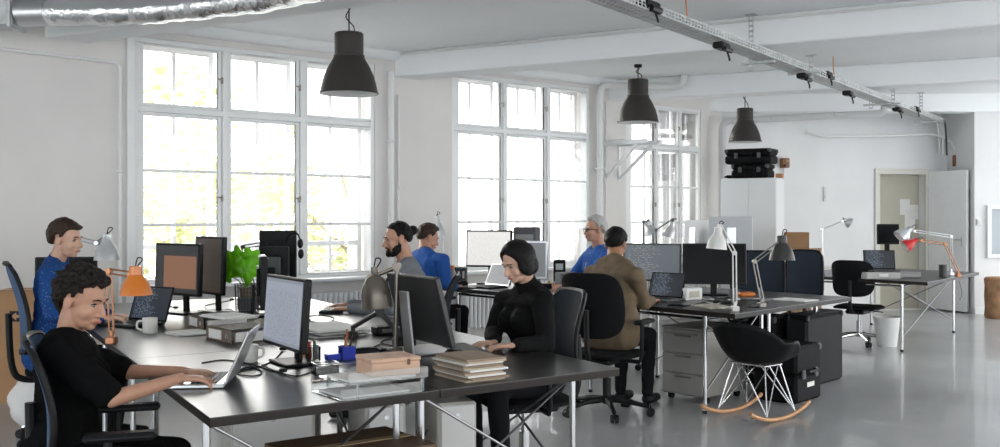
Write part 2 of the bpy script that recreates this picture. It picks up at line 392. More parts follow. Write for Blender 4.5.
for z in (.3, 1.0, 1.8): MB().cyl((0, -.02, z - .04), (0, -.02, z + .04), .012, n=8).build('hinge', STEEL, dr)
# narrow strip of glazed frame on the pier
wr = bpy.data.objects.new('window_4', None); COL.objects.link(wr); p_ = A(986, 258, PIER_Y); solo(wr, p_); struct(wr, 'small white framed inner window in the pier wall')
zz = .053 * PIER_Y
mb = MB(); frame_bars(mb, 0, .7, 0, zz, .06, -.02, .05); mb.build('window_frame', WHITEW, wr); MB().box((.35, -.006, zz / 2), (.58, .006, zz - .12)).build('pane', M('dim_pane', (.35, .39, .42), .08, coat=.5), wr, None)

# ceiling beams
BD = Vector((.863, -.506, 0))
for nm, st, di, ln, lab in (('ceiling_beam', wall_pt(45, 0), BD, 9, 'white ceiling beam behind the silver duct'), ('ceiling_beam', wall_pt(395, 0), BD, 11.1, 'white ceiling beam above the second window'), ('ceiling_beam', wall_pt(609, 0), Vector((.901, -.434, 0)), 7.9, 'white ceiling beam between wall bracket and cable tray'),
                            ('ceiling_beam', wall_pt(712, 0, -.02), Vector((.965, .0, 0)), 5.4, 'white ceiling beam close to the far wall')):
    a = math.atan2(di.y, di.x); o = MB().box((ln / 2 - .12, .17, (CEIL + BEAM) / 2), (ln, .34, CEIL - BEAM), .012).build(nm, CEILP); solo(o, st, a); struct(o, lab)
o = MB().box((wall_u(130), -.015, 1.5), (.07, .03, 3.0), .006).build('trim_2', WHITEW); struct(o, 'white vertical strip beside the first window'); solo(o, W0, WANG)
# rounded cornice along the window wall
o = MB().tube([(x, -.0, CEIL) for x in (-6.9, 9.4)], .09, 16).build('trim_1', CEILP); struct(o, 'rounded plaster cornice along the window wall'); solo(o, W0, WANG)
# ================================================================ fixtures on walls and ceiling
FOIL = M('crinkled_foil', (.72, .73, .74), .24, 1., bump=.9, bscale=22)
GALV = M('galvanised_steel', (.52, .53, .53), .42, .6, nscale=14, namt=.2)
PIPEW = M('white_painted_pipe', (.80, .80, .79), .45)
duct = thing('air_duct', 'silver foil insulated air duct under the ceiling', 'duct', (-3.5, 7.7, 2.98))
dp = [local(duct, p) for p in (V(-3.5, 7.5, 2.94), V(-3.05, 7.42, 2.925), V(-2.62, 7.34, 2.92), V(-2.18, 7.2, 2.925), V(-1.56, 6.9, 2.93), V(-1.05, 6.45, 2.935))]
pp = curve_pts(dp, 8); mb = MB(); mb.tube(pp, [.098 + .006 * math.sin(i * 2.1) + .004 * math.sin(i * 5.3) for i in range(len(pp))], 20); mb.build('foil_sleeve', FOIL, duct)
MB().tube([dp[0] + V(-.1, .015, 0), dp[0] + V(.13, -.02, 0)], .104, 20).build('clamp_ring', STEEL, duct)
mb = MB(); c_ = dp[0] + V(-.38, .05, .02); mb.box(c_, (.5, .24, .26), .01); mb.box(c_ + V(.23, 0, 0), (.03, .27, .29), .006); mb.build('junction_box', GALV, duct)
MB().box(c_ + V(.06, -.13, -.05), (.2, .02, .1), .004).build('access_plate', STEEL, duct)

def pipe_thing(name, label, pts, r, mat=None, clips=(), n=10):
    pts = [Vector(p) for p in pts]; base = pts[-1].copy(); t = thing(name, label, 'pipe', base)
    q = [p - base for p in pts]; MB().tube(q, r, n).build('pipe_run', mat or PIPEW, t)
    for c in clips: MB().box(Vector(c) - base, (r * 3.2, r * 3.2, .025), .004).build('pipe_clip', mat or PIPEW, t)
    return t
def bend(a, b, c, r=.12, n=6):
    a, b, c = Vector(a), Vector(b), Vector(c); p = b + (a - b).normalized() * r; q = b + (c - b).normalized() * r
    return [(1 - t) ** 2 * p + 2 * t * (1 - t) * b + t * t * q for t in [i / n for i in range(n + 1)]]
yo = -.05
a, b, c = wall_pt(-60, 2.77, yo), wall_pt(120, 2.74, yo), wall_pt(120, 0.0, yo)
pipe_thing('conduit', 'thin white conduit bending down the wall left of the first window', [a] + bend(a, b, c, .06) + [c], .014, clips=[wall_pt(30, 2.755, yo), wall_pt(80, 2.747, yo), wall_pt(120, 1.8, yo)])
b, c = wall_pt(391, 2.93, -.07), wall_pt(391, 0, -.07)
pipe_thing('heating_pipe', 'white riser pipe on the wall under the second beam', [b, c], .032, clips=[wall_pt(391, 2.2, -.07), wall_pt(391, 1.2, -.07)])
b, c = wall_pt(398.5, 2.7, -.03), wall_pt(398.5, 0, -.03)
pipe_thing('conduit', 'thin white conduit beside the riser pipe under the second beam', [b, c], .013, clips=[wall_pt(398.5, 1.7, -.03)])
# conduit along the top of the second beam
s_ = wall_pt(395, 0); nb = Vector((-.506, -.863, 0))
p0, p1 = s_ + BD * .1 + nb * .03 + V(0, 0, CEIL - .03), s_ + BD * 8 + nb * .03 + V(0, 0, CEIL - .05)
pipe_thing('conduit', 'thin conduit running along the top of the second beam', [p0, p1], .012, clips=[p0.lerp(p1, k) for k in (.2, .4, .6, .8)])
# big pipe with bend at the third pier
bd3 = Vector((.901, -.434, 0)); nb3 = Vector((-.434, -.901, 0)); s_ = wall_pt(609, 0)
a = wall_pt(600, 0, -.09); b = wall_pt(600, CEIL - .09, -.09); c = s_ + bd3 * .85 + nb3 * .06 + V(0, 0, CEIL - .13)
e = c + V(.12, -.06, .02); f = e + V(.02, 0, .11)
pipe_thing('heating_pipe', 'thick white pipe bending along the third beam by the wall bracket', [f] + bend(f, e, c, .05) + [c] + bend(c, b, a, .12) + [a], .042, clips=[wall_pt(600, 2.0, -.09), wall_pt(600, 1.2, -.09)])
a, b = wall_pt(606, 2.86, -.03), wall_pt(606, 0, -.03)
pipe_thing('conduit', 'thin white conduit next to the wall bracket', [a, b], .013, clips=[wall_pt(606, 2.6, -.03)])
# thick pipe in the far corner
a = A(722, 330, 14.12); a.z = 0; b = A(722, 121, 14.12); c = A(878, 113.5, 13.9); e = A(884, 112, 13.9); f = A(885, 100, 13.9)
pipe_thing('heating_pipe', 'thick white pipe bending along the far wall above the cabinet', [f] + bend(f, e, c, .05) + [c] + bend(c, b, a, .14) + [a], .05, M('greyish_pipe', (.62, .62, .62), .5), clips=[b + (c - b) * .35, b + (c - b) * .75])
q = [A(807, 130.5, 14.55), A(818, 134.5, 14.58), A(826, 136.5, 14.6), A(875, 136, 14.75), A(932, 134, 14.9), A(944, 137, 14.92), A(952, 144, 14.93), A(957, 153, 14.94)]
pipe_thing('conduit', 'curved white conduit on the far wall above the door', q, .02, clips=[q[3], q[4]])
p0, p1 = far_z(784, 168), 1.2
u_ = far_u(784, -.03)
pipe_thing('conduit', 'thin conduit dropping from the brown box beside the white cabinet', [C0 + FX * u_ - FY * .03 + V(0, 0, p0), C0 + FX * u_ - FY * .03], .012)
BROWN = M('brown_bakelite', (.23, .09, .035), .45)
t = thing('wall_box', 'small brown bakelite box on the wall above the cardboard box', 'junction box', C0 + FX * u_ - FY * .05 + V(0, 0, far_z(784, 168)), FANG)
MB().box((0, 0, .07), (.12, .09, .14), .01).build('body', BROWN, t); MB().cyl((-.03, -.045, .03), (-.03, -.07, .03), .018, n=10).build('knob', BLKPL, t); MB().box((.02, -.05, .1), (.06, .02, .03), .003).build('cover_plate', M('tan_plate', (.4, .25, .13), .5), t)
t = thing('junction_box', 'reddish brown junction box under the cable bundle over the open door', 'junction box', A(958, 166, 14.93), FANG)
MB().box((0, 0, .08), (.13, .1, .17), .01).build('body', BROWN, t); MB().box((0, -.055, .13), (.1, .02, .03), .003).build('cover_plate', M('red_brown', (.38, .12, .05), .5), t); MB().box((.08, -.02, .1), (.05, .06, .06), .008).build('cable_gland', BROWN, t); MB().box((.0, 0, -.02), (.05, .05, .05), .008).build('cable_gland', BROWN, t)
t = thing('light_switch', 'white surface switch strip on the far wall near the far lamp', 'switch', C0 + FX * far_u(825, 0) - FY * .012 + V(0, 0, far_z(825, 201)), FANG)
MB().box((0, 0, .1), (.06, .024, .22), .005).build('plate', WHITEPL, t); MB().box((0, -.016, .13), (.03, .012, .05), .003).build('rocker', WHITEPL, t); MB().box((0, -.016, .06), (.03, .012, .05), .003).build('rocker', WHITEPL, t)
t = thing('light_switch', 'white switch on the edge of the pier wall by the open door', 'switch', A(971.5, 222, 14.45) + V(.03, -.16, 0)); MB().box((0, 0, 0), (.07, .02, .09), .005).build('plate', WHITEPL, t); MB().box((0, -.013, 0), (.04, .01, .05), .003).build('rocker', WHITEPL, t)

# cable tray
T0, T1 = V(.2, 5.55, 2.75), V(6.35, 14.5, 2.75)
td = (T1 - T0).normalized(); TL = (T1 - T0).length; TANG = math.atan2(td.y, td.x)
tray = thing('cable_tray', 'perforated galvanised cable tray hanging under the ceiling beams', 'cable tray', T0, TANG)
mb = MB(); n = int(TL / .055)
for sy in (-.09, .09):
    mb.box((TL / 2, sy, .006), (TL, .004, .012)); mb.box((TL / 2, sy, .054), (TL, .004, .014)); mb.box((TL / 2, sy, .03), (TL, .004, .006))
    for j in range(n): mb.box(((j + .5) * .055, sy, .03), (.02, .0035, .048))
mb.build('side_rail', GALV, tray, None)
mb = MB()
for j in range(n): mb.box(((j + .5) * .055, 0, .002), (.034, .18, .003))
mb.box((TL / 2, -.05, .002), (TL, .03, .0032)); mb.box((TL / 2, .05, .002), (TL, .03, .0032)); mb.build('tray_floor', GALV, tray, None)
random.seed(3)
for j in range(5):
    y = -.06 + j * .03; MB().tube([(x, y + random.uniform(-.008, .008), .016 + random.uniform(0, .008)) for x in [i * TL / 16 for i in range(17)]], .008, 6).build('cable', WHITEPL if j % 2 else BLKPL, tray)
for (px, zt, side) in ((751, CEIL, -1), (811, BEAM, 1), (871, CEIL, -1), (893, BEAM + .02, 1), (921, CEIL, -1)):
    m_ = (px - 500) / F; nrm = Vector((-td.y, td.x)); base = T0.to_2d() + nrm * (side * -.125)
    # where the ray meets the line of hangers
    k = (m_ * base.y - base.x) / (td.x - m_ * td.y)
    mb = MB(); y = side * -.125; h = zt - 2.68 + .002
    for dy in (-.018, .018): mb.box((k, y + dy, -.07 + h / 2), (.004, .006, h))
    for j in range(int(h / .045)): mb.box((k, y, -.07 + .012 + j * .045), (.003, .034, .018))
    mb.box((k, y * .5, -.02), (.04, .3, .02), .003); mb.box((k, y, -.07 + h - .004), (.08, .09, .008)); mb.build('hanger', GALV, tray, None)
for (px, up, s) in ((640, .05, 1.3), (714, -.045, 1), (797, -.05, 1), (820, .05, 1), (842, -.06, .8), (892, -.04, 1), (910, .055, 1)):
    m_ = (px - 500) / F; k = (m_ * T0.y - T0.x) / (td.x - m_ * td.y); MB().box((k, -.06, up), (.16 * s, .09, .05), .012).cyl((k - .05, -.1, up - .03), (k + .09, -.1, up - .03), .02 * s, n=8).tube([(k + .03, -.08, up), (k + .05, -.1, up - .08), (k + .09, -.09, up - .1)], .008, 6).build('cable_clamp', BLKPL, tray)
e1 = V(TL, 0, .03); loc = [e1, e1 + V(.2, .0, .04), e1 + V(.38, .02, -.02), e1 + V(.5, .03, -.2), e1 + V(.53, .03, -.45)]
for j in range(3): MB().tube(curve_pts([p + V(0, -.05 + .05 * j, .02 * j - .02) for p in loc], 5), .014, 6).build('cable', PIPEW if j else GREYPL, tray)
for px, dz in ((689, .37), (836, .3)):
    m_ = (px - 500) / F; k = (m_ * T0.y - T0.x) / (td.x - m_ * td.y); MB().tube(curve_pts([(k, 0, .02), (k + .02, .03, dz * .5), (k - .03, .02, dz)], 5), .006, 6).build('hanging_wire', M('orange_wire', (.55, .25, .1), .5), tray)

# pendant lamps
SHADE = M('dark_brown_enamel', (.042, .037, .033), .5, .2, spec=.35)
SHIN = M('white_shade_inside', (.8, .8, .78), .5)
def pendant(px, py, d, s, lab):
    p = A(px, py, d); t = thing('pendant_lamp', lab, 'lamp', p)
    MB().lathe([(.235, 0), (.24, .004), (.232, .02), (.222, .07), (.2, .15), (.165, .225), (.135, .275), (.124, .3), (.122, .302)], Matrix.Scale(s, 4), 40, False).build('shade', SHADE, t)
    MB().lathe([(.232, .003), (.216, .07), (.194, .15), (.158, .222), (.118, .296), (0, .3)], Matrix.Scale(s, 4), 40, False).build('shade_lining', SHIN, t)
    MB().lathe([(.126, .296), (.126, .312), (.117, .318), (.117, .485), (.11, .494), (0, .496)], Matrix.Scale(s, 4), 36, False).build('shade_neck', SHADE, t)
    MB().lathe([(0, .02), (.03, .03), (.04, .06), (.03, .1), (.018, .14), (.018, .29)], Matrix.Scale(s, 4), 16, False).build('bulb', M('opal_bulb', (.8, .79, .75), .3), t)
    H = CEIL - p.z; mb = MB(); mb.tube([(0, 0, .49 * s), (0, 0, H)], .006, 6)
    mb.tube(curve_pts([(.045 * s, 0, .49 * s), (.035, 0, .49 * s + .06), (-.025, 0, H * .5 + .25 * s), (.012, 0, H - .05), (0, 0, H)], 6), .005, 6); mb.build('cord', BLKPL, t)
    MB().lathe([(.045, H - .03), (.045, H), (0, H)], None, 14, False).build('ceiling_rose', BLKPL, t)
pendant(349, 94, 8.1, 1.0, 'large dark brown pendant lamp in front of the first window')
pendant(638, 122.5, 11.5, 1.0, 'dark brown pendant lamp hanging above the wall bracket')
pendant(745, 142, 13.2, .9, 'dark brown pendant lamp hanging above the black flight cases')

# white steel wall bracket between the second and third windows
t = thing('wall_bracket', 'white steel wall bracket with two braced arms below the middle pendant lamp', 'bracket', wall_pt(604, 1.86), WANG)
for j, px in enumerate((604.5, 619)):
    x = wall_u(px) - wall_u(604); MB().box((x, -.36, .47), (.045, .7, .05), .005).build('arm', WHITEW, t); MB().bar((x, -.02, .03), (x, -.56, .45), .035, .035, .004).build('brace', WHITEW, t); MB().box((x, -.008, .25), (.05, .016, .5), .003).build('wall_plate', WHITEW, t)
MB().box(((wall_u(619) - wall_u(604.5)) / 2, -.2, .502), (.3, .36, .014), .003).build('shelf_plate', WHITEW, t)

# ---------------------------------------------------------------- outside: trees behind the glass
LEAF = M('autumn_leaf', (.66, .60, .30), .6, nscale=.9, namt=.15, col2=(.52, .60, .30)); BARK = M('tree_bark', (.34, .30, .24), .9)
random.seed(11)
for ti, (px, d, zc, rr, nl, lab) in enumerate(((172, 16, 1.4, 1.9, 1900, 'yellow green tree outside, seen through the left sashes of the first window'), (262, 25, 1.5, 2.9, 2300, 'yellow green tree outside, seen through the middle sashes of the first window'), (352, 16.5, 1.3, 1.7, 1700, 'yellow green tree outside, seen beside the bearded man'))):
    base = A(px, 215, d); base.z = -8
    t = thing('tree', lab, 'tree', base)
    mb = MB(); mb.tube([(0, 0, 0), (.1, 0, 4), (0, .1, 8 + zc - .5)], [.22, .16, .09], 8)
    for k in range(7):
        a = random.uniform(0, 6.28); z = 8 + zc + random.uniform(-1.8, .2); mb.tube([(.03, .05, z), (math.cos(a) * rr * .45, math.sin(a) * rr * .45, z + .5), (math.cos(a) * rr * .85, math.sin(a) * rr * .85, z + .9)], [.045, .025, .008], 6)
    mb.build('trunk', BARK, t)
    mb = MB(); cl = [(Vector((random.gauss(0, .5), random.gauss(0, .5), random.gauss(0, .42))) * rr) for _ in range(34)]
    for k in range(nl):
        p = random.choice(cl) + Vector((random.gauss(0, .22), random.gauss(0, .22), random.gauss(0, .2))); s = random.uniform(.05, .11)
        m = Matrix.Translation(p + V(0, 0, 8 + zc)) @ Matrix.Rotation(random.uniform(0, 6.3), 4, 'Z') @ Matrix.Rotation(random.uniform(0, 3.1), 4, 'X')
        mb.add([(-s, 0, 0), (-s * .3, s * .6, .01), (s, 0, 0), (-s * .3, -s * .6, .01)], [(0, 1, 2, 3)], m)
    mb.build('foliage', LEAF, t, None)
o = MB().box((0, 0, -8.1), (200, 200, .2)).build('ground_outside', M('bounce_ground', (.88, .87, .84), .9, nscale=.3, namt=.1), smooth=None); struct(o, 'ground far below the windows, whitened to bounce light up'); o.location = (0, 20, 0)  # unseen ground, made near white and wide to throw light onto the ceiling
# ================================================================ desks
DT = .74
def desk(lab, c, u, v, a, b, legs=True, brace=True, group=None):
    """top spans a along u and b along v from corner c"""
    c = Vector((c[0], c[1], 0)); u = Vector((u[0], u[1], 0)); v = Vector((v[0], v[1], 0))
    ctr = c + u * a / 2 + v * b / 2; t = thing('desk', lab, 'desk', ctr, 0, group)
    g = .002
    P = lambda x, y, z=0: c + u * x + v * y - ctr + V(0, 0, z)
    poly = [P(g, g), P(a - g, g), P(a - g, b - g), P(g, b - g)]
    MB().prism([(p.x, p.y) for p in poly], DT - .004, DT).build('desk_top', DARKTOP, t)
    MB().prism([(p.x, p.y) for p in poly], DT - .034, DT - .004).build('edge_band', EDGE, t, None)
    if legs:
        i = .06; iy = .3
        for x in (i, a - i):
            for y in (iy, b - iy):
                lg = MB().cyl(P(x, y, .02), P(x, y, DT - .034), .0145, n=10).build('leg', CHROME, t); MB().cyl(P(x, y, 0), P(x, y, .022), .017, n=10).build('foot', BLKPL, lg)
        mb = MB()
        for x in (i, a - i): mb.cyl(P(x, iy, DT - .06), P(x, b - iy, DT - .06), .011, n=8)
        for y in (iy, b - iy): mb.cyl(P(i, y, DT - .06), P(a - i, y, DT - .06), .011, n=8)
        mb.build('frame_rail', CHROME, t)
        if brace:
            mb = MB(); mb.cyl(P(i, iy, .15), P(a - i, iy + .02, DT - .08), .006, n=8); mb.cyl(P(i, iy + .02, DT - .08), P(a - i, iy, .15), .006, n=8)
            mb.cyl(P(a - i, iy, .15), P(a - i - .02, b - iy, DT - .08), .006, n=8); mb.cyl(P(a - i - .02, iy, DT - .08), P(a - i, b - iy, .15), .006, n=8); mb.build('cross_brace', M('dark_chrome', (.28, .28, .29), .3, 1.), t)
    return t
A1 = (-.9725, 3.35); E1 = (.8096, .587); E2 = (-.49, .872); DW, DL = .915, 1.57
LABS = ['dark desk holding the typing woman\'s silver laptop and clear trays', 'dark desk with ring binders and the spreadsheet monitor', 'dark desk under the orange lamp and the brown-screen monitor',
        'dark desk under the turtleneck woman\'s hands', 'dark desk with the bronze lamp and the monitor back', 'dark desk under the bearded man\'s keyboard']
for col in range(2):
    for row in range(3):
        w = DW if col == 0 else .945; k = 0 if col == 0 else DW
        cx = A1[0] + E1[0] * k + E2[0] * DL * row, A1[1] + E1[1] * k + E2[1] * DL * row
        desk(LABS[col * 3 + row], cx, E1, E2, w, DL, brace=(row == 0))
P2 = (1.614, 6.868); F1 = (.674, .739); F2 = (-.64, .768)
desk('dark desk with the khaki-shirted man\'s laptop', P2, F1, F2, .96, 1.75)
desk('dark desk below the document monitor, beside the bottle with orange cap', (P2[0] + F2[0] * 1.75, P2[1] + F2[1] * 1.75), F1, F2, .96, 1.75)
desk('dark desk behind the black rocking chair, above the big dark case', (P2[0] + F1[0] * .96, P2[1] + F1[1] * .96), F1, F2, .96, 1.75, brace=False)
desk('dark desk by the third window under the silver all-in-one computers', (2.75, 10.75), F1, F2, .9, 2.3)
desk('dark free-standing desk in front of the beige door', (4.32, 10.1), (.61, .79), (-.61, .79), 2.25, 1.7)

# drawer pedestal
GREYMET = M('warm_grey_steel', (.30, .29, .27), .42, .15, nscale=3, namt=.06)
t = thing('drawer_pedestal', 'grey steel drawer pedestal under the desk beside the rocking chair', 'pedestal', (1.40, 7.61, 0), math.atan2(-.71, .70))
MB().box((0, .275, .30), (.40, .55, .50), .008).build('body', GREYMET, t)
MB().box((0, .27, .558), (.41, .56, .015), .004).build('top_panel', GREYMET, t)
for j, z in enumerate((.13, .285, .44)):
    d_ = MB().box((0, -.006, z + .005), (.385, .022, .147), .006).build('drawer', GREYMET, t); MB().box((0, -.019, z + .062), (.15, .012, .014), .004).build('handle', M('dark_grey_metal', (.13, .125, .12), .5), d_)
MB().cyl((.15, -.019, .52), (.15, -.012, .52), .009, n=10).build('lock', STEEL, t)
for x in (-.16, .16):
    for y in (.06, .48): MB().cyl((x - .015, y, .026), (x + .015, y, .026), .025, n=12).build('castor', BLKPL, t)

# office chairs
MESHBL = M('blue_grey_mesh', (.03, .038, .052), .75, spec=.12, bump=.5, bscale=260)
BLUEMESH = M('bright_blue_mesh', (.085, .14, .25), .75, spec=.2, bump=.5, bscale=260)
BLKFAB = M('black_fabric', (.010, .010, .011), .9, spec=.12, bump=.3, bscale=150)
def office_chair(lab, loc, face, style='mesh', seat=.47, base=CHROME, bmat=None, arms=True, bh=.55, bw=.42, group=None, tilt=8):
    rz = math.atan2(face[1], face[0]) - math.pi / 2
    t = thing('office_chair', lab, 'chair', (loc[0], loc[1], 0), rz, group); bm_ = bmat or MESHBL
    for k in range(5):
        a = 2 * math.pi * k / 5 + .3; d = V(math.cos(a), math.sin(a), 0)
        lg = MB().tube([d * .03 + V(0, 0, .11), d * .15 + V(0, 0, .1), d * .30 + V(0, 0, .07)], [.024, .02, .015], 8).build('base_leg', base, t)
        n_ = V(-d.y, d.x, 0); c = d * .31 + V(0, 0, .03)
        mb = MB(); mb.cyl(c - n_ * .026, c - n_ * .006, .029, n=14); mb.cyl(c + n_ * .006, c + n_ * .026, .029, n=14); mb.cyl(c + V(0, 0, .0), c + V(0, 0, .05), .006, n=8); mb.build('castor', BLKPL, lg)
    MB().cyl((0, 0, .08), (0, 0, .26), .03, n=14).cyl((0, 0, .26), (0, 0, seat - .08), .016, n=12).build('gas_column', base if base is CHROME else BLKPL, t)
    MB().box((0, -.02, seat - .075), (.2, .3, .05), .015).cyl((.1, .05, seat - .07), (.24, .06, seat - .08), .006, n=8).build('tilt_mechanism', BLKPL, t)
    mb = MB(); nx, ny = 12, 12; hw, hd = .245, .235
    grid = []
    for zi in (0, 1):
        for i in range(nx + 1):
            for j in range(ny + 1):
                x = -1 + 2 * i / nx; y = -1 + 2 * j / ny; r = (abs(x) ** 4 + abs(y) ** 4) ** .25; m = max(abs(x), abs(y)); k = (m / r if r > 1e-6 else 1)
                X, Y = x * k * hw, y * k * hd; e = max(abs(x), abs(y))
                zt = seat - .004 - .018 * (1 - x * x) * (1 - y * y) * .3 - (.03 if y > .7 else 0) * (y - .7) / .3 - .02 * (e > .99)
                grid.append((X, Y, zt if zi else seat - .055 + .012 * e))
    n1 = (nx + 1) * (ny + 1); fs = []
    for zi in (0, 1):
        for i in range(nx):
            for j in range(ny): q = zi * n1 + i * (ny + 1) + j; fs.append((q, q + ny + 1, q + ny + 2, q + 1))
    ring = [i * (ny + 1) for i in range(nx + 1)] + [nx * (ny + 1) + j for j in range(1, ny + 1)] + [i * (ny + 1) + ny for i in range(nx - 1, -1, -1)] + [j for j in range(ny - 1, 0, -1)]
    for a, b in zip(ring, ring[1:] + ring[:1]): fs.append((a, b, b + n1, a + n1))
    mb.add(grid, fs).build('seat', BLKFAB, t, 50)
    # backrest shell
    T = Matrix.Translation((0, -.25, seat + .10)) @ Matrix.Rotation(R(tilt), 4, 'X')
    def sheet(w, h, th, cx, cz, rad):
        vs = []; fs = []; n, m = 12, 12
        for s in (0, 1):
            for i in range(n + 1):
                for j in range(m + 1):
                    x = -1 + 2 * i / n; z = -1 + 2 * j / m; r = (abs(x) ** rad + abs(z) ** rad) ** (1 / rad); e = max(abs(x), abs(z)); k = e / r if r > 1e-6 else 1
                    X, Z = x * k * w / 2, z * k * h / 2
                    y = cx * (X / (w / 2)) ** 2 + cz * math.sin((Z / h + .5) * math.pi * 1.15) - (th * (1 - .6 * e ** 6) if s else 0); vs.append((X, y, Z + h / 2))
        n1 = (n + 1) * (m + 1)
        for s in (0, 1):
            for i in range(n):
                for j in range(m): q = s * n1 + i * (m + 1) + j; fs.append((q, q + m + 1, q + m + 2, q + 1))
        ring = [i * (m + 1) for i in range(n + 1)] + [n * (m + 1) + j for j in range(1, m + 1)] + [i * (m + 1) + m for i in range(n - 1, -1, -1)] + [j for j in range(m - 1, 0, -1)]
        for a, b in zip(ring, ring[1:] + ring[:1]): fs.append((a, b, b + n1, a + n1))
        return vs, fs
    if style == 'mesh': vs, fs = sheet(bw, bh, .018, .035, .03, 7)
    else: vs, fs = sheet(bw, bh, .05, .05, .035, 4)
    MB().add(vs, fs, T).build('backrest', bm_, t, 50)
    if style == 'mesh':
        mb = MB(); rim = []
        for k in range(28):
            a = 2 * math.pi * k / 28; x, z = math.cos(a), math.sin(a); r = (abs(x) ** 6 + abs(z) ** 6) ** (1 / 6); x, z = x / r, z / r
            rim.append(T @ V(x * bw / 2, .035 * x * x + .03 * math.sin((z / 2 + .5) * math.pi * 1.15) - .01, z * bh / 2 + bh / 2))
        mb.tube(rim, .014, 6, closed=True); mb.build('back_frame', BLKPL, t)
    MB().tube(curve_pts([(0, -.05, seat - .07), (0, -.24, seat - .07), (0, -.31, seat + .02), T @ V(0, -.045, bh * .45)], 5), .02, 8).build('back_support', BLKPL, t)
    if arms:
        for s in (-1, 1):
            ar = MB().tube([(s * .12, -.04, seat - .07), (s * .27, -.04, seat - .07), (s * .285, -.04, seat - .03), (s * .285, -.03, seat + .19)], .015, 8).build('arm_post', BLKPL, t)
            MB().box((s * .285, .01, seat + .205), (.07, .25, .03), .012).build('arm_pad', BLKPL, ar)
    return t
# chairs at their places
office_chair('black office chair with slatted blue-grey back under the typing woman', (-1.46, 3.86), (.95, .3), seat=.42, bh=.45, bw=.42, bmat=BLUEMESH)
office_chair('office chair with tall blue-grey back behind the blue-shirted person at the silver lamp', (-2.74, 6.32), (.88, .47), bh=.56, bmat=BLUEMESH, arms=False)
office_chair('black office chair of the bearded man', (-.62, 7.12), (-1, -.02), bh=.42)
office_chair('dark office chair under the blue-shirted man by the bottle', (-.72, 9.1), (.62, .78), style='round', bmat=BLKFAB, bh=.3, bw=.4)
office_chair('dark grey mesh office chair with chrome base under the turtleneck woman', (.13, 5.38), (-.94, -.3), bh=.44, bw=.44, tilt=4)
office_chair('black office chair with rounded back in front of the khaki-shirted man', (.76, 7.12), (.52, .85), style='round', base=BLKPL, bmat=BLKFAB, bh=.46, bw=.46)
office_chair('dark office chair of the white-haired man', (.98, 9.25), (-1, -.25), bh=.34, bmat=BLKFAB)
office_chair('dark mesh office chair behind the black angle lamp', (2.46, 9.5), (-.2, -1), bh=.5, bw=.5)
office_chair('blue-grey mesh office chair in front of the cardboard box', (2.92, 9.6), (-.3, -.95), bh=.5, bw=.34, arms=False, tilt=2)
office_chair('black office chair pushed under the free-standing desk', (3.95, 11.0), (.6, .8), style='round', bmat=BLKFAB, bh=.4, bw=.45, seat=.44, arms=False)

# rocking armchair with moulded shell
OAK = M('oiled_maple', (.55, .28, .12), .45, nscale=9, namt=.2, stretch=(1, 1, 8))
WIRE = M('chrome_wire', (.75, .75, .76), .2, 1.)
SHELLM = M('black_shell', (.007, .007, .0075), .5, spec=.15)
t = thing('rocking_chair', 'black moulded shell armchair on wire legs and wooden rockers', 'chair', (1.81, 7.06, 0), math.atan2(.66, .75) - math.pi / 2)
prof = []; n, m = 28, 16; vs = []; fs = []
for i in range(n + 1):          # around the rim, from front left over the back to front right
    a = math.pi * (1.22 - 1.44 * i / n); ca, sa = math.cos(a), -math.sin(a)
    back = max(0, -sa); side = abs(ca)
    top = .44 + .03 * (sa > 0) * sa + .25 * max(0, back - .25) ** 1.1 * 1.3 + .11 * side ** 1.5 * (1 if sa < .3 else max(0, 1 - (sa - .3) * 3))
    rx, ry = .305, .285
    for j in range(m + 1):
        k = j / m; r = k ** .62; z = .385 + (top - .385) * (max(0, k - .3) / .7) ** 1.7
        vs.append((ca * rx * r, sa * ry * r + .0 - .03 * max(0, k - .5) * back, z))
for i in range(n):
    for j in range(m): q = i * (m + 1) + j; fs.append((q, q + m + 1, q + m + 2, q + 1))
fr = [(n) * (m + 1) + j for j in range(m + 1)]; fl = [j for j in range(m + 1)]
for j in range(m): fs.append((fl[j], fl[j + 1], fr[j + 1], fr[j]))
sh = MB().add(vs, fs).build('seat_shell', SHELLM, t, 60); md = sh.modifiers.new('s', 'SOLIDIFY'); md.thickness = .008
for s in (-1, 1):
    MB().tube([(s * .2, -.36 + .72 * k / 14, .013 + .075 * abs(k / 7 - 1) ** 2.2) for k in range(15)], .0135, 8).build('rocker', OAK, t)
    mb = MB(); A_, B_ = (s * .2, .17, .045), (s * .2, -.17, .045)
    mb.tube([A_, (s * .13, .09, .375)], .0045, 6); mb.tube([B_, (s * .13, -.09, .375)], .0045, 6); mb.tube([A_, (s * .14, -.05, .37)], .0045, 6); mb.tube([B_, (s * .14, .05, .37)], .0045, 6)
    mb.tube([A_, (-s * .05, .1, .36)], .0045, 6); mb.tube([B_, (-s * .05, -.1, .36)], .0045, 6); mb.build('wire_leg', WIRE, t)
MB().tube([(-.14, .1, .375), (.14, .1, .375), (.14, -.1, .375), (-.14, -.1, .375)], .006, 6, closed=True).build('wire_frame', WIRE, t)

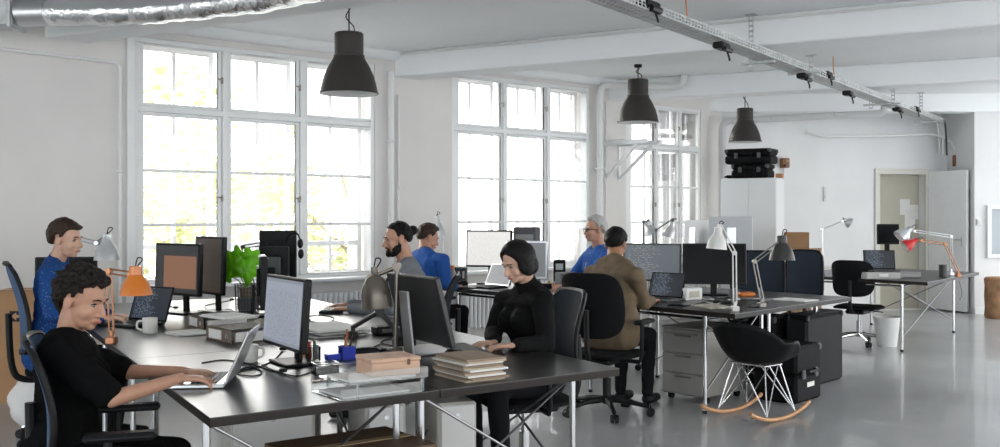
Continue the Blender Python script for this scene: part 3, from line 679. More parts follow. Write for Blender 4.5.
# hard cases under the desk
CASE = M('black_hard_case', (.007, .007, .0075), .6, spec=.1, bump=.25, bscale=60)
CASEG = M('dark_grey_case', (.02, .021, .024), .65, spec=.15, bump=.15, bscale=80, nscale=4, namt=.15)
def hard_case(lab, loc, ang, w, d, h, mat, latches=2, split=.5, tagc=None, ribs=0, handle=True):
    t = thing('hard_case', lab, 'case', loc, ang); a = h * split
    MB().box((0, 0, a / 2), (w, d, a - .004), .02).build('case_bottom', mat, t); MB().box((0, 0, a + (h - a) / 2), (w * .995, d * .99, h - a - .002), .022).build('case_lid', mat, t)
    for k in range(latches):
        x = (k + .5) / latches * w - w / 2; MB().box((x, -d / 2 - .006, a), (.05, .018, .07), .005).build('latch', GREYPL, t)
    if handle: MB().tube([(-.08, -d / 2, a + .02), (-.075, -d / 2 - .035, a + .02), (.075, -d / 2 - .035, a + .02), (.08, -d / 2, a + .02)], .011, 8).build('handle', BLKPL, t)
    for k in range(ribs):
        x = (k + .5) / ribs * w - w / 2; MB().box((x, -d / 2 - .004, h / 2), (.03, .014, h * .9), .004).build('rib', mat, t)
    for sx in (-1, 1):
        for sy in (-1, 1): MB().box((sx * (w / 2 - .02), sy * (d / 2 - .02), h - .03), (.05, .05, .055), .012).build('corner_guard', GREYPL if mat is CASE else BLKPL, t)
    if tagc: MB().box((tagc[0], -d / 2 - .002, tagc[1]), (.12, .004, .035), 0).build('paper_label', PAPER, t, None)
    return t
fa = math.atan2(.74, .67)
hard_case('black wheeled hard case with a white label beside the rocking chair', (2.33 - .17 * .74 + .02, 7.63 + .17 * .67, 0), fa, .43, .36, .43, CASE, 2, .5, tagc=(.02, .13))
hard_case('large dark grey flat case leaning upright at the end of the desk', (2.74 - .1 * .74, 8.41 + .1 * .67, 0), fa, .70, .2, .60, CASEG, 0, .97, handle=False)
hard_case('tall black case between the desk leg and the large grey case', (2.26, 8.45, 0), fa, .3, .28, .58, CASE, 1, .6, handle=False)
# pair of flight cases on the cabinet
CABW = M('white_cabinet_lacquer', (.80, .81, .82), .4)
cyaw = math.atan2(-.506, .863)
CL = V(3.0, 13.58, 0); cw, cd, ch = .75, .4, 1.915
cab = thing('cabinet', 'tall white two-door steel cabinet in the far corner', 'cabinet', CL + V(.863, -.506, 0) * cw / 2 + V(.506, .863, 0) * cd / 2, cyaw)
MB().box((0, .01, ch / 2), (cw, cd - .02, ch), .006).build('body', CABW, cab)
for s in (-1, 1):
    dd = MB().box((s * cw / 4, -cd / 2 + .0, ch / 2 + .02), (cw / 2 - .006, .02, ch - .08), .004).build('door', CABW, cab)
    MB().box((s * .03, -cd / 2 - .016, 1.0), (.014, .016, .12), .003).build('handle', STEEL, dd)
cc = cab.location
hard_case('lower black flight case on the white cabinet', cc + V(.0, -.02, ch), cyaw, .50, .34, .19, CASE, 2, .6, ribs=4)
hard_case('upper black flight case stacked on the white cabinet', cc + V(-.02, -.02, ch + .191), cyaw, .62, .38, .205, CASE, 2, .55)
t = thing('tool_pouch', 'dark crumpled cable bundle on the left of the white cabinet top', 'cables', cc + V(-.33, .06, ch), cyaw)
mb = MB(); random.seed(5)
mb.tube(curve_pts([(math.cos(a * 1.9) * .04 + .01 * a, math.sin(a * 2.3) * .05, .015 + .004 * a) for a in range(8)], 5), .012, 6); mb.build('cable_coil', BLKPL, t); MB().box((.03, .02, .02), (.07, .05, .035), .01).build('plug', BLKPL, t)
t = thing('small_box', 'small orange brown box on the right of the white cabinet top', 'box', cc + V(.31, -.2, ch), cyaw); MB().box((0, 0, .025), (.09, .07, .05), .004).build('body', M('orange_brown', (.5, .24, .1), .6), t); MB().box((0, 0, .052), (.094, .074, .012), .003).build('lid', M('orange_brown', (.5, .24, .1), .6), t)

# cardboard, crates, bins
CARD = M('cardboard', (.42, .24, .12), .85, nscale=5, namt=.1, bump=.1, bscale=30)
PLY = M('plywood', (.50, .33, .20), .7, nscale=6, namt=.15, stretch=(1, 6, 1))
def carton(name, lab, loc, ang, w, d, h, mat=CARD, flaps=True, arrow=False):
    t = thing(name, lab, 'box', loc, ang); th = .006; b = MB()
    b.box((0, -d / 2, h / 2), (w, th, h)).box((0, d / 2, h / 2), (w, th, h)).box((-w / 2, 0, h / 2), (th, d, h)).box((w / 2, 0, h / 2), (th, d, h)).box((0, 0, .004), (w, d, th)); b.build('body', mat, t, None)
    if flaps:
        MB().box((0, -d / 4, h), (w, d / 2 - .004, .005), 0).build('flap', mat, t, None); MB().box((0, d / 4, h), (w, d / 2 - .004, .005), 0).build('flap', mat, t, None)
        MB().box((0, 0, h + .003), (w * .98, .05, .002)).build('packing_tape', M('tape', (.5, .36, .2), .3), t, None)
    if arrow:
        ink = M('black_print', (.02, .02, .02), .8); MB().box((.0, -d / 2 - .0045, h * .78), (.1, .003, .08), 0).build('printed_panel', ink, t, None)
        AR = M('card_print', (.5, .3, .16), .85)
        MB().add([(-.04, -d / 2 - .0065, h * .78), (0, -d / 2 - .0065, h * .78 + .03), (0, -d / 2 - .0065, h * .78 + .011), (.04, -d / 2 - .0065, h * .78 + .011), (.04, -d / 2 - .0065, h * .78 - .011), (0, -d / 2 - .0065, h * .78 - .011), (0, -d / 2 - .0065, h * .78 - .03)], [(0, 1, 2, 3, 4, 5, 6)]).build('printed_arrow', AR, t, None)
    return t
carton('cardboard_box', 'tall brown cardboard box with a printed arrow behind the two chairs', (-3.66, 7.75, 0), .05, .42, .4, .84, arrow=True)
t = thing('side_cabinet', 'low plywood cabinet carrying the cardboard box by the white cabinet', 'cabinet', (3.83, 12.6, 0), -.3)
MB().box((0, 0, .5), (.42, .4, 1.0), .005).build('body', PLY, t); MB().box((0, -.205, .48), (.38, .015, .9), .004).build('door', PLY, t); MB().cyl((.13, -.21, .6), (.13, -.235, .6), .012, n=10).build('knob', STEEL, t)
carton('cardboard_box', 'open brown cardboard box on the low plywood cabinet', (3.72, 12.55, 1.002), -.3, .3, .26, .2)
# cork-like stool at the right edge
t = thing('log_stool', 'rough brown wooden log stool against the pier wall', 'stool', A(997, 317.5, 13.6) * V(1, 1, 0).length / V(1, 1, 0).length, 0)
t.location = (A(999, 300, 13.75).x, 13.75, 0)
LOG = M('rough_log_bark', (.34, .19, .10), .9, nscale=7, namt=.4, bump=.8, bscale=14)
mb = MB(); mb.lathe([(.17, 0), (.185, .03), (.178, .15), (.186, .3), (.18, .45), (.19, .54), (.175, .56)], None, 28, False); mb.build('trunk_body', LOG, t); MB().lathe([(0, .555), (.172, .555), (.172, .567), (0, .567)], None, 28, False).build('seat_top', M('log_end_grain', (.5, .3, .16), .7, nscale=12, namt=.2), t)
# white bucket under the far desk
t = thing('waste_bin', 'white plastic waste bin under the free-standing desk', 'bin', G(887, 346, 0))
MB().lathe([(.10, 0), (.135, .30), (.14, .30), (.14, .312), (.128, .312), (.095, .012), (0, .012)], None, 26, False).build('bucket', WHITEPL, t); MB().lathe([(.134, .295), (.146, .3), (.146, .318), (.134, .318)], None, 26, False).build('rim', WHITEPL, t)
t = thing('waste_bag', 'white plastic bag slumped on the floor behind the typing woman', 'bag', (-3.1, 6.72, 0))
# crumpled bag: displaced blob with a knotted neck
vs = []; fs = []; n, m = 22, 14
for i in range(m + 1):
    k = i / m; z = .42 * k; r = .17 * (math.sin(math.pi * min(1, k * .95 + .12)) ** .55) * (1 - .5 * max(0, k - .75) / .25)
    for j in range(n): a = 2 * math.pi * j / n; q = 1 + .13 * math.sin(3 * a + 7 * k) + .07 * math.sin(7 * a - 9 * k); vs.append((r * q * math.cos(a), r * q * math.sin(a), z))
for i in range(m):
    for j in range(n): fs.append((i * n + j, i * n + (j + 1) % n, (i + 1) * n + (j + 1) % n, (i + 1) * n + j))
fs.append(tuple(range(n))); fs.append(tuple(m * n + j for j in range(n)))
MB().add(vs, fs).build('bag_body', M('white_film', (.78, .77, .75), .5, bump=.4, bscale=18), t, 60); MB().tube(curve_pts([(0, 0, .4), (.03, 0, .45), (-.05, .02, .47), (-.02, -.03, .42)], 5), .014, 6).build('knot', M('white_film'), t)
# under-desk clutter of the front cluster
t = carton('storage_box', 'flat brown storage box on the floor under the front desk', (-.60, 4.02, 0), math.atan2(.587, .8096), .55, .42, .50, M('brown_veneer', (.14, .085, .05), .6, nscale=4, namt=.2))
for k, (x, y, a, lab) in enumerate(((-.62, 5.0, .35, 'white computer tower standing under the front desk'), (-.28, 5.05, .35, 'off-white computer tower under the desk with the clear trays'), (-1.15, 4.95, .35, 'white panel cabinet under the typing woman\'s desk'))):
    t = thing('computer_tower', lab, 'computer', (x, y, 0), a); w = (.2, .2, .4)[k]
    MB().box((0, 0, .27), (w, .42, .48), .01).build('case_body', M('ivory_case', (.62, .60, .55), .5), t); MB().box((0, -.216, .3), (w - .03, .012, .4), .006).build('front_bezel', WHITEPL, t); MB().cyl((0, -.222, .45), (0, -.226, .45), .012, n=12).build('power_button', STEEL, t)
    for sx in (-1, 1): MB().box((sx * (w / 2 - .03), 0, .016), (.03, .36, .03), .004).build('foot', BLKPL, t)
# ================================================================ screens, laptops, lamps
SCR_OFF = M('black_glass_screen', (.004, .004, .005), .25, spec=.08)
def facing(face): return math.atan2(face[1], face[0]) + math.pi / 2          # local -y looks along face
def monitor(lab, loc, face, w, h, z0, scr, body=BLKPL, tilt=3, stand='neck', bez=.016, th=.035, neck=None, basew=.24, group=None, name='monitor', cat='monitor', vesa=False, off=(0, 0)):
    t = thing(name, lab, cat, (loc[0], loc[1], loc[2] if len(loc) > 2 else DT), facing(face), group)
    T = Matrix.Translation((off[0], off[1], z0)) @ Matrix.Rotation(R(-tilt), 4, 'X')
    mb = MB(); b = MB().box((0, 0, h / 2), (w, th, h), .006); mb.add(b.v, b.f, T); p = mb.build('housing', body, t)
    b = MB().box((0, -th / 2 - .001, h / 2 + bez * .1), (w - 2 * bez, .004, h - 2 * bez)); MB().add(b.v, b.f, T).build('screen', scr, t, None)
    if stand == 'neck': b = MB().box((0, th / 2 + .008, h * .5), (w * .55, .022, h * .55), .01); MB().add(b.v, b.f, T).build('rear_cover', body, t)
    nm = neck or body; yb = off[1] + (.07 if stand == 'neck' else .06); zc = z0 + h * .45
    if stand == 'neck':
        MB().bar((off[0], yb, .012), (off[0], yb - .01, zc), .055, .022, .005, up=(0, 1, 0)).build('stand_neck', nm, t)
        MB().box((off[0], yb - .02, .007), (basew, .17, .014), .006).build('stand_base', nm, t)
    elif stand == 'plate':           # bent aluminium foot
        MB().bar((off[0], yb + .04, .004), (off[0], yb + .02 + .2 * math.sin(R(tilt)) * (tilt > 9), zc + .1), .1, .012, .003, up=(0, 1, 0)).build('stand_neck', nm, t)
        MB().box((off[0], yb - .07, .005), (.2, .22, .01), .004).build('stand_base', nm, t)
    if vesa:
        b = MB().box((0, th / 2 + .03, h * .5), (.12, .03, .12), .006); MB().add(b.v, b.f, T).build('mount_plate', GREYPL, t)
    return t
MALU = M('matte_aluminium', (.46, .47, .48), .5, .5)
S_BROWN = screen_mat('brown_picture_screen', 'window', (.022, .022, .024), (.22, .10, .058), 1.0, 20)
S_DIM = screen_mat('dim_brown_screen', 'code', (.035, .026, .02), (.06, .045, .035), 1.0, 30)
S_SHEET = screen_mat('spreadsheet_screen', 'sheet', (.28, .31, .37), (.2, .225, .27), 1.0, 34)
S_DOC = screen_mat('document_screen', 'doc', (.80, .79, .76), (.6, .6, .58), 1.0, 34)
S_CODE = screen_mat('dark_code_screen', 'code', (.012, .016, .024), (.16, .2, .26), 1.0, 22)
S_GREYC = screen_mat('grey_code_screen', 'code', (.10, .115, .13), (.2, .21, .22), 1.0, 20)
S_GREY = screen_mat('grey_blank_screen', 'doc', (.16, .17, .18), (.12, .12, .13), 1.0, 20)

def at(px, d, z=DT): p = A(px, 215, d); p.z = z; return p
monitor('black monitor showing a brown picture behind the orange lamp', at(178, 6.85), (-.6, -.8), .50, .355, .13, S_BROWN, tilt=2)
monitor('tall black monitor with dim brown screen next to the green leaf', at(209.5, 6.95), (-.72, -.69), .40, .40, .13, S_DIM, tilt=2)
monitor('large black monitor seen from behind with headphones on its corner', at(278, 7.75), (.1, .99), .29, .37, .19, SCR_OFF, BLKPL, tilt=0, vesa=True, basew=.2)
monitor('smaller black monitor back with round mount in front of the larger one', at(274, 7.3), (.05, 1), .22, .27, .18, SCR_OFF, BLKPL, tilt=0, vesa=True, basew=.16)
monitor('black monitor seen edge-on beside the wire basket', at(263, 6.7), (.975, .26), .42, .35, .06, SCR_OFF, BLKPL, tilt=0, th=.045, basew=.18)
monitor('black monitor showing a spreadsheet beside the silver laptop', at(284, 4.55), (-.85, -.53), .50, .325, .075, S_SHEET, tilt=4)
monitor('silver-edged monitor seen from behind on an aluminium stand', at(428, 4.93), (.86, .51), .55, .345, .055, SCR_OFF, M('dark_panel_back', (.02, .02, .022), .35), tilt=15, stand='plate', neck=ALU, th=.03)
monitor('black monitor showing a white document beside the bottle with orange cap', at(489, 9.8), (-.3, -.95), .47, .36, .17, S_DOC, tilt=2)
monitor('silver-framed monitor with grey screen behind the turtleneck woman', at(527, 9.35), (-.2, -.98), .40, .36, .08, S_GREY, ALU, tilt=2, bez=.022)
monitor('wide monitor with grey code in front of the khaki-shirted man', at(652, 8.75), (-.3, -.95), .51, .33, .10, S_GREYC, GREYPL, tilt=4)
monitor('wide black switched-off monitor behind the white angle lamp', at(714.5, 8.45), (-.1, -.995), .53, .345, .095, SCR_OFF, BLKPL, tilt=3)
monitor('narrow silver all-in-one computer seen from behind by the window', at(697.5, 11.7), (.82, .57), .42, .33, .29, SCR_OFF, MALU, tilt=-3, stand='plate', neck=ALU, th=.03)
monitor('wide silver all-in-one computer seen from behind beside the white cabinet', at(730.5, 11.25), (.12, .99), .49, .40, .26, SCR_OFF, MALU, tilt=-3, stand='plate', neck=ALU, th=.03)
monitor('dark monitor behind the blue-shirted person at the silver lamp', at(66, 7.15), (.15, -.99), .42, .27, .11, SCR_OFF, BLKPL)
monitor('small black monitor in front of the beige door', at(888, 11.6), (-.2, -.98), .245, .235, .34, SCR_OFF, BLKPL, basew=.18)

KEYS = M('dark_keys', (.03, .031, .033), .5)
def keygrid(mb, w, d, z, rows=5, cols=13):
    for i in range(cols):
        for j in range(rows): mb.box((-w / 2 + (i + .5) * w / cols, -d / 2 + (j + .5) * d / rows, z), (w / cols * .82, d / rows * .8, .004))
def laptop(lab, loc, face, w, d, ang, scr, mat=ALU, lidm=None, z=DT, key=KEYS):
    """the user sits where local -y points"""
    t = thing('laptop', lab, 'laptop', (loc[0], loc[1], z), facing(face))
    MB().box((0, 0, .009), (w, d, .016), .004).build('base', mat, t)
    mb = MB(); keygrid(mb, w * .86, d * .45, .0185); mb.v = [v + V(0, d * .14, 0) for v in mb.v]; mb.build('keyboard', key, t, None)
    MB().box((0, -d * .3, .0175), (w * .34, d * .28, .0015)).build('trackpad', GREYPL, t, None)
    T = Matrix.Translation((0, d / 2, .016)) @ Matrix.Rotation(R(-ang), 4, 'X')
    b = MB().box((0, .004, d * .48), (w, .008, d * .96), .003); MB().add(b.v, b.f, T).build('lid', lidm or mat, t)
    b = MB().box((0, -.0012, d * .49), (w * .93, .002, d * .84)); MB().add(b.v, b.f, T).build('screen', scr, t, None)
    MB().cyl((-w * .4, d / 2, .014), (w * .4, d / 2, .014), .007, n=8).build('hinge', GREYPL, t)
    return t
laptop('silver laptop under the typing woman\'s hands', at(202, 4.07), (-.995, -.1), .33, .23, 24, S_DIM, ALU)
laptop('black laptop with dark code behind the orange lamp', at(131, 6.15), (-.5, -.87), .34, .235, 18, S_CODE, BLKPL)
laptop('dark laptop showing code in front of the khaki-shirted man', at(657, 7.95), (-.66, -.75), .32, .22, 20, S_CODE, GREYPL, BLKPL)
laptop('grey open laptop below the document monitor', at(487, 9.35), (-.75, -.66), .34, .23, 25, S_GREY, BLKPL, ALU)
laptop('black laptop on a flat grey box on the free-standing desk', at(882, 10.75), (-.15, -.99), .33, .22, 12, S_CODE, GREYPL, BLKPL, z=DT + .075)

def keyboard(lab, loc, face, w=.43, d=.14, mat=BLKPL):
    t = thing('keyboard', lab, 'keyboard', (loc[0], loc[1], DT), facing(face))
    MB().box((0, 0, .011), (w, d, .02), .005).build('tray', mat, t); mb = MB(); keygrid(mb, w * .95, d * .85, .023, 5, 18); mb.build('keys', KEYS, t, None)
keyboard('flat black keyboard under the turtleneck woman\'s hands', at(468, 4.93), (.93, .36), .44, .13, M('black_gloss', (.02, .02, .022), .2))
keyboard('black keyboard under the bearded man\'s hands', at(333, 7.06), (1, .05), .42, .15)
def mouse(lab, p, s=1.0, mat=BLKPL):
    t = thing('mouse', lab, 'mouse', p); n = 14; mb = MB()
    vs = []; fs = []
    for i in range(7):
        th = math.pi / 2 * i / 6
        for j in range(n): a = 2 * math.pi * j / n; vs.append((.032 * s * math.cos(th) ** .7 * math.cos(a), .055 * s * math.cos(th) ** .7 * math.sin(a), .034 * s * math.sin(th)))
    for i in range(6):
        for j in range(n): fs.append((i * n + j, i * n + (j + 1) % n, (i + 1) * n + (j + 1) % n, (i + 1) * n + j))
    fs.append(tuple(range(n))); mb.add(vs, fs).build('shell', mat, t, 60); MB().cyl((-.004, .03 * s, .026 * s), (.004, .03 * s, .026 * s), .009 * s, n=10).build('scroll_wheel', GREYPL, t)
mouse('black mouse beside the turtleneck woman\'s keyboard', G(453, 359, DT), 1.5)

# angle lamps
def lamp(lab, base, elbow, wrist, apex, rim, rr, mat, armm, clamp=True, inside=SHIN, ar=.008, twin=True, disc=.09, dome=False):
    """base, elbow, wrist: joints of the arm; apex -> rim: axis of the shade"""
    base, elbow, wrist, apex, rim = map(Vector, (base, elbow, wrist, apex, rim)); t = thing('desk_lamp', lab, 'lamp', base)
    b0, e, w, a, r = (p - base for p in (base, elbow, wrist, apex, rim))
    if clamp: MB().box((0, 0, .02), (.05, .06, .04), .006).cyl((0, 0, .03), (0, 0, .07), .013, n=10).build('clamp', armm, t)
    else: MB().lathe([(disc, 0), (disc, .018), (disc * .85, .026), (0, .03)], None, 26).build('base', mat, t)
    st = V(0, 0, .06 if clamp else .025)
    def arm(p, q, nm):
        mb = MB(); dv = (q - p).normalized(); sd = dv.cross(V(0, 1, 0)); sd = sd.normalized() * ar * 1.5 if sd.length > .1 else V(ar * 1.5, 0, 0)
        if twin: mb.cyl(p + sd, q + sd, ar * .62, n=8); mb.cyl(p - sd, q - sd, ar * .62, n=8); mb.cyl(p - sd * 1.3, p + sd * 1.3, ar * .8, n=8)
        else: mb.cyl(p, q, ar, n=10)
        mb.build(nm, armm, t)
    arm(st, e, 'lower_arm'); arm(e, w, 'upper_arm')
    y = V(0, 1, 0); MB().cyl(e - y * .02, e + y * .02, ar * 1.9, n=12).build('elbow_joint', armm, t); MB().cyl(w - y * .02, w + y * .02, ar * 1.8, n=12).build('wrist_joint', armm, t)
    if twin: mb = MB(); pts = [st.lerp(e, .05 + .25 * k / 24) + V(.006 * math.cos(k * 1.6), .012 + .006 * math.sin(k * 1.6), 0) for k in range(25)]; mb.tube(pts, .0018, 5); mb.build('spring', STEEL, t)
    ax = (r - a); L = ax.length; Tm = aim(a, r)
    pr = [(0, 0), (rr * .2, 0), (rr * .24, L * .16), (rr * .3, L * .2), (rr * .62, L * .3), (rr * .85, L * .47), (rr * .96, L * .7), (rr, L * .97), (rr * 1.03, L)]
    sh = MB().lathe(pr if dome else [(0, 0), (rr * .3, .0), (rr * .38, .02 * L), (rr * .4, L * .3), (rr * .55, L * .4), (rr * .8, L * .6), (rr * .95, L * .85), (rr, L), (rr * 1.03, L)], Tm, 28, False).build('shade', mat, t)
    MB().lathe([(0, .32 * L), (rr * .5, L * .42), (rr * .76, L * .62), (rr * .92, L * .86), (rr * .98, L * .995)], Tm, 28, False).build('shade_lining', inside, sh)
    MB().lathe([(0, L * .94), (rr * .2, L * .9), (rr * .3, L * .75), (rr * .2, L * .55), (rr * .15, L * .4)], Tm, 16, False).build('bulb', M('opal_bulb'), sh)
    MB().cyl(w, a.lerp(r, .18), ar * 1.2, n=8).build('shade_bracket', armm, t)
    top = a - ax.normalized() * .03; MB().tube(curve_pts([a, top + V(.012, 0, .012), top + V(.035, 0, .0), w + V(0, 0, .01)], 5), .0035, 6).build('cord', BLKPL, t)
    return t
SILV = M('silver_lacquer', (.62, .63, .64), .32, .5); ORNG = M('orange_lacquer', (.72, .20, .015), .28, coat=.4); COPP = M('copper_arm', (.45, .2, .1), .35, .6); BRONZ = M('bronze_metal', (.19, .165, .14), .36, .75)
LWHITE = M('lamp_white', (.72, .71, .68), .35); LBLK = M('lamp_black', (.03, .028, .027), .4)
lamp('silver angle lamp hanging over the blue-shirted person\'s desk', at(62, 6.75), A(64, 235, 6.75), A(97, 243, 6.75), A(107, 234, 6.75), A(107, 260, 6.75), .085, SILV, ALU)
lamp('bright orange angle lamp with copper arms', at(111.5, 5.28), A(109, 271, 5.28), A(131, 274.5, 5.2), A(135.5, 266, 5.2), A(136, 295, 5.2), .082, ORNG, COPP)
lamp('bronze desk lamp with dome shade beside the aluminium monitor stand', G(395, 353, DT), A(397, 266.5, 4.93), A(371, 277.5, 4.93), A(374, 267, 4.93), A(377, 308, 4.93), .076, BRONZ, BRONZ, twin=False, ar=.011, clamp=False, disc=.04, dome=True)
lamp('black folded angle lamp lying low on the desk behind the blue pen holder', G(353, 338, DT), A(380, 311, 5.25), A(397, 331, 5.2), A(398, 332, 5.2), A(405, 343, 5.2), .05, LBLK, LBLK, twin=False, ar=.013)
lamp('white angle lamp with bell shade in front of the switched-off monitor', G(735, 311.5, DT), A(734.5, 253, 7.1), A(720, 226, 7.1), A(718.5, 227, 7.1), A(716.5, 249, 7.1), .073, LWHITE, LWHITE)
lamp('black angle lamp with conical shade on the desk edge', G(762, 307.5, DT), A(754.5, 261.5, 7.35), A(779, 243, 7.35), A(782, 235.5, 7.35), A(782, 260, 7.35), .094, LBLK, M('lamp_arm_grey', (.3, .28, .26), .4, .6))
lamp('white angle lamp on the left corner of the free-standing desk', at(823, 11.3), A(822, 229.5, 11.3), A(842, 221, 11.3), A(844, 220, 11.3), A(850, 223, 11.3), .06, SILV, ALU, twin=False)
lamp('small silver lamp with upright arm in front of the third window', at(643.5, 11.45), A(643.5, 222, 11.45), A(648, 221, 11.45), A(647, 222, 11.45), A(652, 234, 11.45), .085, SILV, GREYPL, twin=False)
lamp('small silver lamp with bent arm in front of the third window', at(657, 11.3), A(656, 230, 11.3), A(672, 219.5, 11.3), A(673, 222, 11.3), A(668, 237, 11.3), .08, SILV, GREYPL, twin=False)
lamp('silver angle lamp on a tall post at the corner of the free-standing desk', G(951, 275.5, DT), A(951, 236.5, 11.1), A(914, 231, 10.9), A(911, 228, 10.9), A(900, 238, 10.9), .09, SILV, ALU, clamp=True)
lamp('copper-armed angle lamp with a red shade clamped to the free-standing desk', G(958, 277, DT), A(945, 244, 10.95), A(921, 240.5, 10.8), A(917, 239.5, 10.8), A(905, 247, 10.8), .07, M('bright_red', (.6, .01, .015), .35), COPP)
lamp('silver lamp on the window side behind the blue-shirted man', at(445, 10.25), A(443, 240, 10.25), A(436, 217, 10.25), A(437, 216, 10.25), A(441, 236, 10.25), .05, SILV, SILV, twin=False)
lamp('thin black angle lamp behind the green leaf', at(255.5, 7.85), A(243, 247, 7.85), A(262, 244, 7.85), A(263, 244, 7.85), A(268, 252, 7.85), .045, LBLK, LBLK)
# ================================================================ small things on the desks
def mug(lab, p, r=.04, h=.09, mat=None, ha=0.):
    t = thing('mug', lab, 'mug', p, ha); m = mat or M('white_ceramic', (.72, .70, .66), .25)
    MB().lathe([(0, 0), (r * .9, 0), (r, .006), (r, h), (r * .92, h), (r * .9, .008), (0, .008)], None, 24, False).build('cup', m, t)
    MB().tube(curve_pts([(r * .95, 0, h * .8), (r * 1.6, 0, h * .75), (r * 1.65, 0, h * .35), (r * .95, 0, h * .2)], 5), .006, 8).build('handle', m, t)
mug('white mug next to the orange lamp', G(150, 333, DT), .042, .088, ha=3.4)
mug('white mug behind the silver laptop lid', G(250, 362, DT), .036, .08, ha=.4)
mug('tall dark cup on the free-standing desk', G(943, 277, DT), .045, .135, M('dark_cup', (.03, .03, .033), .4), ha=1.6)
# ring binders
BIND = M('dark_marbled_board', (.09, .08, .07), .7, nscale=60, namt=.4); BSP = M('binder_spine', (.17, .13, .10), .6)
def binder(lab, p, d, w=.3, dep=.28, h=.075, z=DT):
    t = thing('ring_binder', lab, 'binder', (p.x, p.y, z), math.atan2(d[1], d[0]))
    MB().box((w / 2, .003, h / 2), (w, .006, h), .002).build('spine', BSP, t); MB().box((w / 2, dep / 2, .002), (w, dep, .004)).build('cover', BIND, t, None); MB().box((w / 2, dep / 2, h - .002), (w, dep, .004)).build('cover', BIND, t, None)
    MB().box((w / 2, dep / 2 + .01, h * .42), (w - .015, dep - .04, h * .7), .002).build('paper_stack', PAPER, t, None)
    MB().box((w * .38, -.0015, h / 2), (w * .5, .003, h * .66)).build('spine_label', PAPER, t, None); MB().tube([(w * .82 + .012 * math.cos(k), -.001, h / 2 + .012 * math.sin(k)) for k in [i * .5236 for i in range(12)]], .0025, 6, closed=True).build('finger_ring', STEEL, t)
binder('dark ring binder lying nearer the brown-screen monitor', G(188, 326, DT), (.55, -.83))
binder('dark ring binder lying nearer the spreadsheet monitor', G(206, 339, DT), (.66, -.75))
def sheets(name, lab, p, ang, w, d, n, mat=None, cat='papers', jit=.012, th=.0035, z=DT):
    t = thing(name, lab, cat, (p.x, p.y, z), ang); random.seed(hash(lab) % 999 if False else len(lab))
    for k in range(n):
        mt = mat[k % len(mat)] if isinstance(mat, list) else (mat or PAPER)
        MB().box((random.uniform(-jit, jit), random.uniform(-jit, jit), th * (k + .5)), (w, d, th * .96), 0, Matrix.Rotation(random.uniform(-.08, .08) * jit * 60, 3, 'Z')).build('sheet', mt, t, None)
    return t
sheets('paper_stack', 'loose white papers lying on the two ring binders', G(228, 330, DT), .75, .21, .3, 4, z=DT + .076)
sheets('paper_stack', 'folded papers between the monitor foot and the ring binders', G(190, 334, DT), .7, .2, .2, 4)
sheets('magazine_stack', 'stack of magazines and papers behind the spreadsheet monitor', G(327, 333, DT), .6, .3, .42, 7, [PAPER, M('grey_cover', (.2, .2, .21), .5), PAPER], 'magazines', .02, .006)
FOLD = M('beige_folder', (.46, .38, .29), .8, nscale=8, namt=.15)
sheets('folder_stack', 'thick stack of beige folders on the desk edge by the black mouse', G(470, 377, DT), .6, .19, .25, 11, [FOLD, M('brown_folder', (.3, .22, .16), .8), PAPER], 'folders', .012, .0085)
sheets('paper_stack', 'white sheets under the aluminium monitor stand', G(428, 348, DT), .5, .3, .22, 2)
sheets('paper_stack', 'papers on the corner of the free-standing desk by the white lamp', G(832, 268, DT), .3, .45, .3, 3)
sheets('magazine', 'open magazine at the edge of the desk by the white angle lamp', G(712, 307, DT), .3, .2, .28, 3, [M('magazine_page', (.5, .48, .4), .5, nscale=14, namt=.5)], 'magazine')
sheets('paper_stack', 'white sheet on the desk by the black angle lamp', G(795, 300, DT), .75, .21, .3, 2)
# wooden box on acrylic letter trays
ACR = glass_mat('clear_acrylic', (.90, .92, .93), .35, .06)
tp = A(384, 380, 4.1); t = thing('letter_tray', 'stacked clear acrylic letter trays at the front desk edge', 'tray', (-.49, 3.86, DT), math.atan2(.587, .81))
for k, (dx, dz) in enumerate(((-.03, .0), (.0, .055))):
    mb = MB(); w, d = .34, .25; mb.box((dx, 0, dz + .002), (w, d, .004)); mb.box((dx, -d / 2, dz + .022), (w, .004, .04)); mb.box((dx, d / 2, dz + .022), (w, .004, .04)); mb.box((dx + w / 2, 0, dz + .022), (.004, d, .04)); mb.build('tray_level', ACR, t, None)
    MB().box((dx - .01, 0, dz + .008), (w - .06, d - .04, .006)).build('paper', PAPER, t, None)
for x in (-.13, .15):
    for y in (-.12, .12): MB().cyl((x, y, .004), (x, y, .058), .006, n=8).build('spacer', ACR, t)
bp = V(-.49, 3.86, DT) + V(.81, .587, 0) * .065; t = thing('wooden_box', 'pale pinkish wooden box lying on the clear trays', 'box', (bp.x, bp.y, DT + .066), math.atan2(.587, .81) - .12)
PINK = M('pale_wood', (.58, .38, .27), .65, nscale=5, namt=.12, stretch=(1, 5, 1)); MB().box((0, 0, .026), (.2, .17, .052), .004).build('body', PINK, t); MB().box((0, 0, .06), (.205, .175, .016), .004).build('lid', PINK, t); MB().box((.05, -.089, .05), (.012, .006, .022), .002).build('latch', M('dark_brass', (.12, .08, .04), .4, .6), t)
